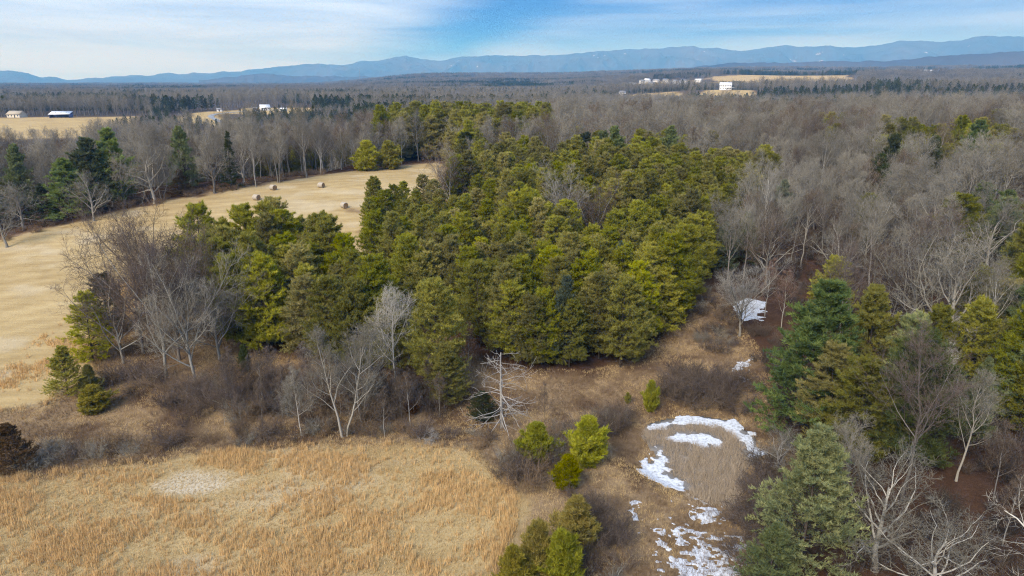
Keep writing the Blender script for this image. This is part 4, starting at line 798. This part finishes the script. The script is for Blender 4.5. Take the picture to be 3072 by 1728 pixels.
# ------------------------------------------------------------------ shrubs
def shrubs():
    n = 0
    def run(poly, s, group, label, mats, hs, lim, seed):
        rng = np.random.default_rng(seed); P = polyw(poly); p = jitter(P[:, 0].min(), P[:, 0].max(), P[:, 1].min(), P[:, 1].max(), s, rng)
        p = p[(pdist(P, p[:, 0], p[:, 1]) < 0) & in_view(p[:, 0], p[:, 1], 1.0, 2)]; rng.shuffle(p)
        for q in p[:lim]:
            hz_ = random.uniform(*hs); mm = random.choice(mats); hi = 'tall ' if hz_ > hs[0] + 0.6 * (hs[1] - hs[0]) else 'low '
            cl = {'twig_brown': 'brown', 'twig_purple': 'dusky purple', 'twig_reddish': 'reddish', 'twig_grey': 'grey', 'grass_brown': 'tan'}[mm[0]]; cl = 'dark brown' if mm == ('twig_brown', 'twig_purple') else cl
            place(random.choice(SH), 'bare_shrub', q, hi + cl + ' ' + label, 'shrub', hi + cl + ' ' + group, (random.uniform(*hs) * 1.15, random.uniform(*hs) * 1.15, hz_), mats=mm)
    br = [('twig_brown', 'twig_brown'), ('twig_purple', 'twig_purple'), ('twig_brown', 'twig_purple'), ('twig_reddish', 'twig_brown'), ('twig_grey', 'twig_grey'), ('grass_brown', 'grass_brown')]
    run([(-60, 1430), (120, 1400), (420, 1370), (700, 1335), (1000, 1312), (1300, 1318), (1480, 1350), (1500, 1310), (1300, 1290), (1000, 1280), (700, 1290), (420, 1330), (100, 1340), (-60, 1370)], 1.75, 'shrubs of the swale hedge', 'leafless shrub in the hedge between meadow and swale', br, (0.3, 0.95), 52, 1)
    run([(560, 1290), (760, 1270), (1000, 1280), (1300, 1270), (1420, 1230), (1280, 1180), (1000, 1150), (760, 1120), (520, 1140), (340, 1120), (330, 1180), (480, 1230)], 2.2, 'shrubs among the swale trees', 'twiggy shrub beneath the bare trees of the swale', br, (0.5, 1.35), 62, 2)
    run([(1990, 1215), (2240, 1235), (2262, 1180), (2180, 1140), (2030, 1130), (1990, 1160)], 1.7, 'shrubs of the brown thicket', 'twiggy shrub of the thicket above the pond', br[:3], (0.95, 1.35), 24, 3)
    run([(1560, 1500), (1640, 1420), (1760, 1340), (1880, 1290), (1870, 1250), (1700, 1290), (1560, 1350), (1480, 1400)], 1.8, 'shrubs at the meadow corner', 'twiggy shrub in the brush between meadow and pond', br, (0.6, 1.05), 36, 4)
    run([(1740, 1728), (1890, 1728), (1880, 1600), (1800, 1480), (1720, 1500), (1780, 1600)], 1.9, 'shrubs by the cedars', 'twiggy shrub between the cedars and the bog', br, (0.55, 0.9), 24, 5)
    run([(2190, 1750), (2330, 1760), (2350, 1560), (2340, 1420), (2310, 1330), (2290, 1400), (2250, 1440), (2230, 1530), (2190, 1560), (2200, 1640)], 1.7, 'shrubs between bog and wood', 'twiggy shrub between the bog and the wooded bank', br[:3], (0.6, 1.05), 40, 6)
    run([(2080, 1060), (2250, 1060), (2230, 1000), (2150, 900), (2110, 860), (2090, 940)], 1.9, 'shrubs of the clearing', 'twiggy shrub in the clearing by the snow patch', br, (0.45, 0.8), 26, 7)
    run([(0, 735), (120, 700), (400, 625), (700, 575), (980, 525), (980, 515), (700, 560), (400, 605), (120, 675), (0, 715)], 2.4, 'shrubs along the hay field row', 'twiggy shrub under the tree row of the hay field', [('twig_reddish', 'grass_brown')], (0.4, 0.7), 60, 8)
    for (u, v, s, l) in [(1540, 1780, 1.0, 'grey lichened shrub beside the cedar clump'), (1830, 1760, 0.9, 'pale grey shrub at the bottom of the bog'), (600, 612, 0.35, 'dry weed tuft standing alone in the hay field')]:
        at(SH[0], 'bare_shrub', u, v, l, 'shrub', s, None, ('bark_pale', 'twig_grey') if v > 1000 else ('grass_brown', 'grass_brown'))
    for (u, v, s, l) in [(965, 1215, 0.9, 'rust brown leafy bush between the swale trees'), (1235, 1240, 0.8, 'rust red bush below the white dead treetop')]:
        at(CED[1], 'leafy_bush', u, v, l, 'shrub', (0.7, 0.7, 0.45), None, ('bark_dark', 'rust_leaves'))
    rng = np.random.default_rng(99); P = polyw([(640, 1290), (800, 1275), (1000, 1290), (1280, 1285), (1400, 1240), (1250, 1170), (1000, 1160), (700, 1150)])
    p = jitter(P[:, 0].min(), P[:, 0].max(), P[:, 1].min(), P[:, 1].max(), 2.7, rng); p = p[pdist(P, p[:, 0], p[:, 1]) < 0]
    for q in p: place(random.choice(POLE), 'bare_sapling', q, 'thin leafless sapling crowded in the swale', 'bare tree', 'saplings in the swale', random.uniform(0.42, 0.8), mats=random.choice([('bark_grey', 'twig_brown'), ('bark_pale', 'twig_brown'), ('bark_grey', 'twig_purple')]))
shrubs()

# ------------------------------------------------------------------ the woods
def woods():
    rng = np.random.default_rng(77)
    def lefts(p): return np.where((np.arctan2(p[:, 0], p[:, 1]) < -0.22) & (np.hypot(p[:, 0], p[:, 1]) < 720), 0.60, 1.0)   # young growth in the dip before the farm
    def forest_mask(x, y, buf):
        k = (pdist(Z['open'], x, y) > buf)
        for z_ in PINES: k &= pdist(Z[z_], x, y) > 1.0
        for z_ in CLEAR: k &= pdist(Z[z_], x, y) > 6
        for u_, D_ in ((560, 205), (345, 197), (270, 195), (195, 190), (60, 205)):
            a_ = math.atan2((u_ - 1536) / FOC, 1.0); t_ = np.abs(np.arctan2(x, y) - a_); k &= ~((t_ < 0.022) & (np.hypot(x, y) < D_ + 4))
        return k
    # near and middle wood
    p = jitter(-330, 330, 40, 420, 5.3, rng); x, y = p.T; k = in_view(x, y, 1.05, 10) & (np.hypot(x, y) < 400); p = p[k]; x, y = p.T
    p = p[forest_mask(x, y, 1.5)]; x, y = p.T
    ev = fbm(x / 38, y / 38, 44, 3) + rng.normal(size=len(p)) * 0.05
    evm = (ev > np.where(x > 40, 0.575, 0.63)) & (np.hypot(x, y) > 95); d = np.hypot(x, y)
    dec = p[~evm]; eg = p[evm]; dec = dec[np.argsort(np.hypot(*dec.T))]; eg = eg[np.argsort(np.hypot(*eg.T))]
    keepn = 0.02 + 0.98 * sstep(82, 165, dec[:, 1] - 0.15 * dec[:, 0]); dec = dec[rng.random(len(dec)) < keepn]
    # keep the long view over the bank: the nearest trees stay out of the frame's bottom corner
    NI = 195
    for i, q in enumerate(dec[:NI]):
        s = random.uniform(0.72, 1.05) * (0.95 if q[0] < -60 else 1.0)
        m = random.choice([('bark_grey', 'twig_grey'), ('bark_pale', 'twig_grey'), ('bark_pale', 'twig_brown'), ('bark_pale', 'twig_grey'), ('bark_grey', 'twig_grey')] if q[1] > 120 else [('bark_grey', 'twig_brown'), ('bark_grey', 'twig_purple'), ('bark_grey', 'twig_purple')])
        look = {'bark_pale': 'pale stemmed', 'twig_grey': 'grey', 'twig_brown': 'brown twigged', 'twig_purple': 'dusky twigged'}[m[0] if m[0] == 'bark_pale' else m[1]]
        tall = 'tall ' if s > 0.93 else 'low ' if s < 0.8 else ''
        where = 'in the wood behind the hay field row' if q[0] < -25 else 'in the wood behind the large pine stand' if q[0] < 45 else 'on the brown bank near the white pines' if q[1] < 120 else 'in the dense wood up the brown bank'
        pi = FT.index(pr_) if (pr_ := random.choice(FT)) else 0; form = 'forked ' if pi >= 7 else ''
        if random.random() < 0.22: pr_ = random.choice(VASE + OAK); form = 'wide crowned '; s *= 0.9 if pr_ in VASE else 1.2
        place(pr_, 'bare_tree', q, tall + form + look + ' leafless tree ' + where, 'bare tree', tall + form + look + ' bare trees ' + where, s, mats=m)
    for q in eg[:45]:
        pr = random.choice(VP + WP[:1]); s = random.uniform(0.8, 1.1)
        place(pr, 'pine_tree', q, 'dull green pine scattered through the leafless wood', 'pine tree', 'pines scattered in the bare wood', s, mats=('bark_dark', random.choice(['pine_needles', 'pine_needles', 'dark_needles', 'white_pine_needles'])))
    r1, e1 = dec[NI:], eg[45:]
    # far woods
    far = []
    for d0, d1, s in ((400, 800, 6.5), (800, 1500, 9.5)):
        q = jitter(-d1 * 0.76, d1 * 0.76, d0 * 0.7, d1, s, rng); D = np.hypot(*q.T); q = q[(D > d0) & (D <= d1) & in_view(q[:, 0], q[:, 1], 1.04, 20)]; far.append(q)
    q = np.concatenate(far); q = q[forest_mask(q[:, 0], q[:, 1], 0)]; ev = fbm(q[:, 0] / 130, q[:, 1] / 70, 45, 4) + rng.normal(size=len(q)) * 0.03; em = ev + 0.03 + 0.10 * ((np.arctan2(q[:, 0], q[:, 1]) < -0.2) & (np.hypot(*q.T) < 620)) > 0.58
    b = jitter(20, 190, 44, 230, 2.6, rng); bxx, byy = b.T; b = b[in_view(bxx, byy, 1.03, 6) & (pdist(Z['open'], bxx, byy) > 0.5) & (fbm(bxx / 9, byy / 9, 58, 3) > 0.36) & (np.hypot(bxx - G(2240, 940)[0], byy - G(2240, 940)[1]) > 9)]
    sj = [t.joined(m) for t, m in zip(SH, [('bark_dark', 'bark_dark'), ('bark_dark', 'twig_purple'), ('bark_dark', 'twig_brown'), ('bark_dark', 'bark_dark')])]
    scatter_stuff('undergrowth', b, sj, 'brown twiggy undergrowth covering the floor of the wooded bank', 'undergrowth', rng.uniform(0.3, 0.95, len(b)), 0, 36)
    hd = [t.joined(('bark_pale', m)) for t, m in zip(FT, ['twig_grey', 'twig_grey', 'twig_far', 'twig_grey', 'twig_far', 'twig_grey', 'twig_brown', 'twig_grey', 'twig_grey'])] + [VASE[0].joined(('bark_pale', 'twig_grey')), VASE[1].joined(('bark_grey', 'twig_brown')), POLE[0].joined(('bark_pale', 'twig_grey'))]
    scatter_stuff('bare_woodland', r1, hd, 'leafless grey wood rolling away behind the pine stand', 'woodland', rng.uniform(0.75, 1.08, len(r1)) * np.where((np.arctan2(r1[:, 0], r1[:, 1]) < -0.2) & (np.hypot(r1[:, 0], r1[:, 1]) > 245), 0.74, 1.0), 0, 31)
    scatter_stuff('distant_woodland', q[~em], [t.joined() for t in LOW], 'distant leafless woodland stretching towards the mountains', 'woodland', rng.uniform(0.7, 1.0, (~em).sum()) * lefts(q[~em]), 0, 32)
    ep = np.concatenate([np.array(rest).reshape(-1, 2), e1]); 
    scatter_stuff('pine_wood', ep, [t.joined() for t in VP[:4]], 'far pines that merge into one green mass', 'woodland', rng.uniform(0.9, 1.12, len(ep)) * np.where(pdist(Z['pine_c'], ep[:, 0], ep[:, 1]) < 1, 1.28, 0.92), 0, 33)
    scatter_stuff('distant_pine_wood', q[em], [t.joined() for t in VPLOW], 'distant dark evergreen patches in the leafless woodland', 'woodland', rng.uniform(0.7, 1.0, em.sum()) * lefts(q[em]), 0, 34)
    # groves towards the hills: clumps of many crowns
    def grove(seed, m0, m1, low):
        g0, g1 = Geo(), Geo(); r_ = np.random.default_rng(seed)
        for k in range(14):
            pr = low[k % len(low)]; a = r_.uniform(0, 6.283); c, s_ = math.cos(a), math.sin(a); o = np.array([r_.uniform(-15, 15), r_.uniform(-15, 15), 0]); sc = r_.uniform(0.75, 1.0)
            for (V, F, T), g in zip(pr.parts, (g0, g1)):
                if g is g0: keep = F
                else: keep = F[r_.random(len(F)) < 0.6]
                g.add(np.column_stack([V[:, 0] * c - V[:, 1] * s_, V[:, 0] * s_ + V[:, 1] * c, V[:, 2]]) * sc * [1.1, 1.1, 1] + o, keep, T)
        (V0, F0, T0), (V1, F1, T1) = g0.get(), g1.get()
        return mesh_np('grove', np.concatenate([V0, V1]), np.concatenate([F0, F1 + len(V0)]), (m0, m1), np.concatenate([T0, T1]), np.r_[np.zeros(len(F0)), np.ones(len(F1))])
    gv = [grove(700 + i, 'twig_far', 'twig_far', LOW) for i in range(2)]; ge = [grove(710, 'bark_dark', 'pine_needles_far', VPLOW)]
    gs = []
    for d0, d1, s in ((1500, 3000, 27), (3000, 6000, 42)):
        q = jitter(-d1 * 0.78, d1 * 0.78, d0 * 0.7, d1, s, rng); D = np.hypot(*q.T); gs.append(q[(D > d0) & (D <= d1) & in_view(q[:, 0], q[:, 1], 1.03, 40)])
    q = np.concatenate(gs); k = np.ones(len(q), bool)
    for z_ in CLEAR: k &= pdist(Z[z_], q[:, 0], q[:, 1]) + (fbm(q[:, 0] / 70, q[:, 1] / 70, 33, 4) - 0.5) * np.clip(np.hypot(*q.T) * 0.06, 20, 110) > 12
    k &= ~((np.hypot(*q.T) > 2000) & (fbm(q[:, 0] / 500, q[:, 1] / 300, 47, 3) > 0.60))
    q = q[k]; em = fbm(q[:, 0] / 300, q[:, 1] / 160, 46, 4) > 0.60
    scatter_stuff('horizon_woodland', np.concatenate([q[~em], q[em]]), gv + ge, 'hazy woodland reaching the foot of the mountains', 'woodland', rng.uniform(0.75, 1.0, len(q)), 0, 35,
                  np.concatenate([rng.integers(0, 2, (~em).sum()), np.full(em.sum(), 2)]))
woods()

# ------------------------------------------------------------------ hay bales
def bale_meshes():
    n = 28; R, Lh, b = 0.75, 0.72, 0.09; prof = [(-Lh, R - b), (-Lh + b * 0.4, R - 0.03), (-Lh + b, R), (-0.3, R + 0.015), (0, R), (0.3, R + 0.012), (Lh - b, R), (Lh - b * 0.4, R - 0.03), (Lh, R - b)]
    a = np.arange(n) * 2 * np.pi / n; V = []
    for x, r in prof: V.append(np.column_stack([np.full(n, x), r * np.cos(a) * (1.03), r * np.sin(a) * 0.97]))
    V = np.concatenate(V); i = np.arange(len(prof) - 1)[:, None] * n; j = np.arange(n)[None]; q = np.stack([i + j, i + (j + 1) % n, i + n + (j + 1) % n, i + n + j], -1).reshape(-1, 4)
    wrap = mesh_np('bale_wrap', V, q, ['hay_wrap'], smooth=True)
    E = [np.array([[0.02, 0, 0]])]; rr = [0.15, 0.3, 0.45, 0.58, 0.665]; rng = np.random.default_rng(3)
    for r in rr: E.append(np.column_stack([rng.uniform(-0.015, 0.02, n), r * np.cos(a) * 1.03, r * np.sin(a) * 0.97]))
    E = np.concatenate(E); F = [[0, 1 + k, 1 + (k + 1) % n] for k in range(n)]
    for s in range(len(rr) - 1):
        o = 1 + s * n
        for k in range(n): F += [[o + k, o + n + k, o + n + (k + 1) % n], [o + k, o + n + (k + 1) % n, o + (k + 1) % n]]
    return wrap, mesh_np('bale_end', E, np.array(F), ['hay_end'])
wrapm, endm = bale_meshes()
for (u, v, rz, l) in [(770, 600, -0.45, 'round hay bale showing its brown end, lowest of the three in the open field'), (820, 570, -0.6, 'round hay bale closest to the tree row'),
                      (964, 563, -0.35, 'round hay bale farthest along the field from the dark spruce'), (1033, 624, -0.75, 'round hay bale tucked against the edge of the large pine stand')]:
    p = G(u, v); o = empty('hay_bale', (p[0], p[1], p[2] + 0.68), rz); tag(o, l, 'hay bale', 'round bales in the hay field')
    link('net_wrap', wrapm, o)
    for s in (-1, 1):
        e = link('end_face', endm, o); e.location = (0.70 * s, 0, 0); e.rotation_euler = (0, 0, 0 if s > 0 else math.pi)

# ------------------------------------------------------------------ far buildings, lane, mast
def box(x0, x1, y0, y1, z0, z1):
    V = np.array([[x, y, z] for z in (z0, z1) for y in (y0, y1) for x in (x0, x1)], float)
    F = np.array([[0, 2, 3, 1], [4, 5, 7, 6], [0, 1, 5, 4], [2, 6, 7, 3], [0, 4, 6, 2], [1, 3, 7, 5]]); return V, F
def bx(name, parent, m, *b):
    V, F = box(*b); return link(name, mesh_np(name, V, F, [m]), parent)
def gable(name, parent, m, L, W, z0, rise, over=0.5, th=0.25):
    """two thick roof slopes, ridge along x"""
    a, h = L / 2 + over, W / 2 + over; zz = -rise * over / (W / 2); V = []
    for x in (-a, a): V += [[x, -h, z0 + zz], [x, 0, z0 + rise], [x, h, z0 + zz], [x, h, z0 + zz - th], [x, 0, z0 + rise - th], [x, -h, z0 + zz - th]]
    F = [[0, 6, 7, 1], [1, 7, 8, 2], [2, 8, 9, 3], [3, 9, 10, 4], [4, 10, 11, 5], [5, 11, 6, 0]]
    G4 = [[0, 1, 4, 5], [1, 2, 3, 4], [7, 6, 11, 10], [8, 7, 10, 9]]
    return link(name, mesh_np(name, np.array(V, float), np.array(F + G4), [m]), parent)
def gwall(parent, m, L, W, H, rise):
    V = []
    for x in (-L / 2, L / 2): V += [[x, -W / 2, -0.6], [x, W / 2, -0.6], [x, W / 2, H], [x, 0, H + rise - 0.26], [x, -W / 2, H]]
    V = np.array(V, float); me = bpy.data.meshes.new('wall')
    me.from_pydata(V.tolist(), [], [[0, 4, 3, 2, 1], [5, 6, 7, 8, 9], [0, 5, 9, 4], [1, 2, 7, 6], [0, 1, 6, 5]]); me.materials.append(MATS[m]); return link('wall', me, parent)
def house(name, loc, rz, L, W, H, rise, wm, rm, label, cat='house', nwin=4, porch=False, storeys=1):
    o = empty(name, loc, rz); tag(o, label, cat)
    gwall(o, wm, L, W, H, rise); gable('roof', o, rm, L, W, H, rise)
    for s in range(storeys):
        zc = (H / storeys) * (s + 0.55)
        for k in range(nwin):
            x = -L / 2 + L * (k + 0.5) / nwin
            w = bx('window', o, 'window_glass', x - 0.5, x + 0.5, -W / 2 - 0.04, -W / 2 + 0.05, zc - 0.65, zc + 0.65)
    bx('door', o, 'dark_wood', -0.5 + L * 0.12, 0.5 + L * 0.12, -W / 2 - 0.05, -W / 2 + 0.05, -0.3, 2.0)
    if porch:
        bx('porch_roof', o, rm, L * 0.1, L / 2 + 3.5, -W / 2 - 2.6, -W / 2 - 0.05, 2.7, 2.95)
        for k in range(4):
            x = L * 0.12 + k * (L * 0.38 + 3.2) / 3; bx('porch_post', o, 'white_paint', x, x + 0.2, -W / 2 - 2.5, -W / 2 - 2.3, -0.6, 2.7)
    return o
def gl(u, v): p = G(u, v); return (p[0], p[1], p[2])
def hz(u, D):
    x, y = azd(u, D); return (x, y, float(terrain(x, y)))
def shed():
    o = empty('barn', gl(184, 352), 0.22, 0.72); tag(o, 'long open fronted barn with shining white metal roof', 'barn'); L, W, H = 21.0, 11.0, 4.2
    a, h = L / 2 + 0.6, W / 2 + 0.7
    V = np.array([[-a, -h, H - 0.4], [a, -h, H - 0.4], [a, h, H + 2.6], [-a, h, H + 2.6], [-a, -h, H - 0.65], [a, -h, H - 0.65], [a, h, H + 2.35], [-a, h, H + 2.35]])
    F = np.array([[0, 1, 2, 3], [7, 6, 5, 4], [0, 4, 5, 1], [1, 5, 6, 2], [2, 6, 7, 3], [3, 7, 4, 0]]); r = link('roof', mesh_np('roof', V, F, ['white_metal_roof']), o)
    for x in (-5.5, 0.3, 5.8):
        v = bx('roof_vent', r, 'grey_shingle', x - 0.5, x + 0.5, 0.6, 1.4, H + 1.25, H + 1.75)
    bx('wall', o, 'steel_blue', -L / 2, L / 2, W / 2 - 0.3, W / 2, -0.6, H + 2.2); bx('side_wall', o, 'steel_blue', -L / 2, -L / 2 + 0.2, -W / 2, W / 2 - 0.31, -0.6, H - 0.7); bx('side_wall', o, 'steel_blue', L / 2 - 0.2, L / 2, -W / 2, W / 2 - 0.31, -0.6, H - 0.7)
    for k in range(6):
        x = -L / 2 + 0.4 + k * (L - 1.0) / 5; bx('post', o, 'dark_wood', x, x + 0.25, -W / 2, -W / 2 + 0.25, -0.6, H - 0.6)
shed()
house('house', gl(52, 352), -0.15, 12, 8, 3.0, 2.4, 'cream_paint', 'tan_shingle', 'cream walled house with tan shingle roof near the white roofed barn', nwin=4)
house('house', gl(795, 331), 0.5, 9, 9, 3.2, 2.6, 'white_paint', 'white_metal_roof', 'white gabled house on the rise above the bare wood', nwin=3)
house('garden_shed', gl(850, 333), 0.1, 7, 4, 2.2, 1.0, 'white_paint', 'white_metal_roof', 'low white shed beside the white gabled house', 'shed', 2)
house('garden_shed', gl(768, 331), 0.1, 4, 4, 2.2, 1.2, 'brick_red', 'grey_shingle', 'small reddish shed on the other side of the white gabled house', 'shed', 1)
house('garden_shed', gl(659, 334), 0.1, 4.5, 3.5, 2.4, 1.0, 'white_paint', 'grey_shingle', 'tiny white hut beside the curving lane', 'shed', 1)
house('farmhouse', hz(2178, 1000), -0.25, 15, 9, 6.2, 3.2, 'white_paint', 'white_metal_roof', 'large white two storey farmhouse with porch before the tan far field', nwin=5, porch=True, storeys=2)
rows = [('house', 1869, 1000, 8, 7, 4.4, 2.4, 'white_paint', 'grey_shingle', 'small white house by itself at the wood margin'), ('house', 1962, 880, 13, 6, 2.8, 1.4, 'brick_red', 'white_metal_roof', 'low brick bungalow with pale roof'),
        ('house', 2085, 1500, 15, 8, 3.4, 2.4, 'brick_red', 'white_metal_roof', 'red house with bright pale roof near the orange field'), ('garden_shed', 2047, 900, 7, 6, 3.0, 1.4, 'steel_grey', 'steel_grey', 'grey shed next to the dark cedars'),
        ('warehouse', 2766, 720, 20, 9, 3.4, 1.4, 'steel_grey', 'white_metal_roof', 'long low pale roofed shed sunk in bare trees'), ('garden_shed', 2820, 740, 8, 6, 2.6, 1.0, 'white_paint', 'white_metal_roof', 'small white shed beside the long pale roofed shed'),
        ('warehouse', 2790, 2900, 95, 40, 9, 3, 'white_paint', 'white_metal_roof', 'wide white works building under the dark wooded hill'), ('warehouse', 2990, 2300, 60, 26, 7, 2, 'steel_grey', 'white_metal_roof', 'grey works hall with pale roof on the tan slope'),
        ('warehouse', 2840, 2750, 40, 22, 8, 2, 'white_paint', 'grey_shingle', 'second white works hall by the wide one'), ('warehouse', 2520, 1660, 16, 8, 4, 2, 'white_paint', 'white_metal_roof', 'white farm building at the end of the tan far field')]
for nm, u, D, L_, W_, H_, r_, wm, rm, l in rows:
    house(nm, hz(u, D), random.uniform(-0.4, 0.4), L_, W_, H_, r_, wm, rm, l, 'house' if nm == 'house' else 'shed' if nm == 'garden_shed' else 'warehouse', 3)
rr = random.Random(4)
for k in range(17):
    u = 1885 + 15.5 * k * 0.9; D = rr.uniform(1480, 1880); o = house('house', hz(u, D), rr.uniform(-0.6, 0.6), rr.uniform(12, 17), rr.uniform(9, 12), rr.uniform(5, 7.5), 3.2, 'white_paint', rr.choice(['grey_shingle', 'white_metal_roof', 'grey_shingle']), 'pale house of the distant housing estate', 'house', 4, False, 2)
    o['group'] = 'houses of the distant estate'
for k in range(9):
    u = rr.choice([560, 700, 940, 1130, 1500, 2240, 2330, 2650, 2930, 230, 420]); o = house('house', hz(u + rr.uniform(-30, 30), rr.uniform(1800, 3000)), rr.uniform(-0.6, 0.6), 16, 10, 6, 3, 'white_paint', 'white_metal_roof', 'lone pale house in the distant woodland', 'house', 3)
    o['group'] = 'lone houses in the far woods'
def ribbon(name, pts, w, m, label):
    P = np.array([G(u, v)[:2] for u, v in pts]); t = np.linspace(0, len(P) - 1, 60); P = np.column_stack([np.interp(t, np.arange(len(P)), P[:, i]) for i in (0, 1)])
    for _ in range(6): P[1:-1] = (P[:-2] + 2 * P[1:-1] + P[2:]) / 4
    T = norm(np.gradient(P, axis=0)); Nn = np.column_stack([-T[:, 1], T[:, 0]]); V = []
    for s in (-1, 1):
        q = P + Nn * w / 2 * s; V.append(np.column_stack([q, terrain(P[:, 0], P[:, 1]) + 0.25]))
    n = len(P); i = np.arange(n - 1); tag(link(name, mesh_np(name, np.concatenate(V), np.column_stack([i, i + 1, i + 1 + n, i + n]), [m])), label, 'road', kind='structure')
ribbon('road', [(860, 328), (740, 334), (690, 338), (640, 344), (630, 350), (645, 358), (668, 368)], 5.0, 'asphalt_grey', 'grey lane curving down from the white gabled house')
def mast():
    x, y, z = hz(1080, 2600); o = empty('radio_mast', (x, y, z)); tag(o, 'thin lattice radio mast rising above the distant woodland', 'radio mast'); H = 62.0; rng = np.random.default_rng(1)
    c = np.array([[math.cos(a), math.sin(a)] for a in (0.3, 2.394, 4.488)])
    for k in range(3):
        g = Geo(); P = np.zeros((1, 6, 3)); P[0, :, :2] = c[k] * 0.9; P[0, :, 2] = np.linspace(-1, H, 6); g.tubes(rng, P, np.full((1, 6), 0.16), 4); V, F, T = g.get(); link('leg', mesh_np('leg', V, F, ['steel_grey']), o)
    g = Geo(); lv = np.arange(0, H - 2, 3.0); A, B = [], []
    for zz in lv:
        for k in range(3): A.append([*c[k] * 0.9, zz]); B.append([*c[(k + 1) % 3] * 0.9, zz + 3])
    g.tubes(rng, np.stack([np.array(A), np.array(B)], 1), np.full((len(A), 2), 0.07), 3); V, F, T = g.get(); link('bracing', mesh_np('bracing', V, F, ['steel_grey']), o)
mast()

# ------------------------------------------------------------------ air
def haze():
    V, F = box(-19000, 19000, -19000, 19000, -30, 900)
    def b(nt, out):
        v = nt.nodes.new('ShaderNodeVolumePrincipled'); v.inputs['Color'].default_value = (0.13, 0.48, 1.0, 1); v.inputs['Absorption Color'].default_value = (1, 1, 1, 1); v.inputs['Density'].default_value = 1.3e-4; v.inputs['Anisotropy'].default_value = 0.0
        nt.links.new(v.outputs[0], out.inputs['Volume'])
    mat('haze', b); me = mesh_np('haze', V, F, ['haze']); o = link('haze', me); tag(o, 'pale blue winter haze over the whole valley', 'haze', kind='stuff')
haze()
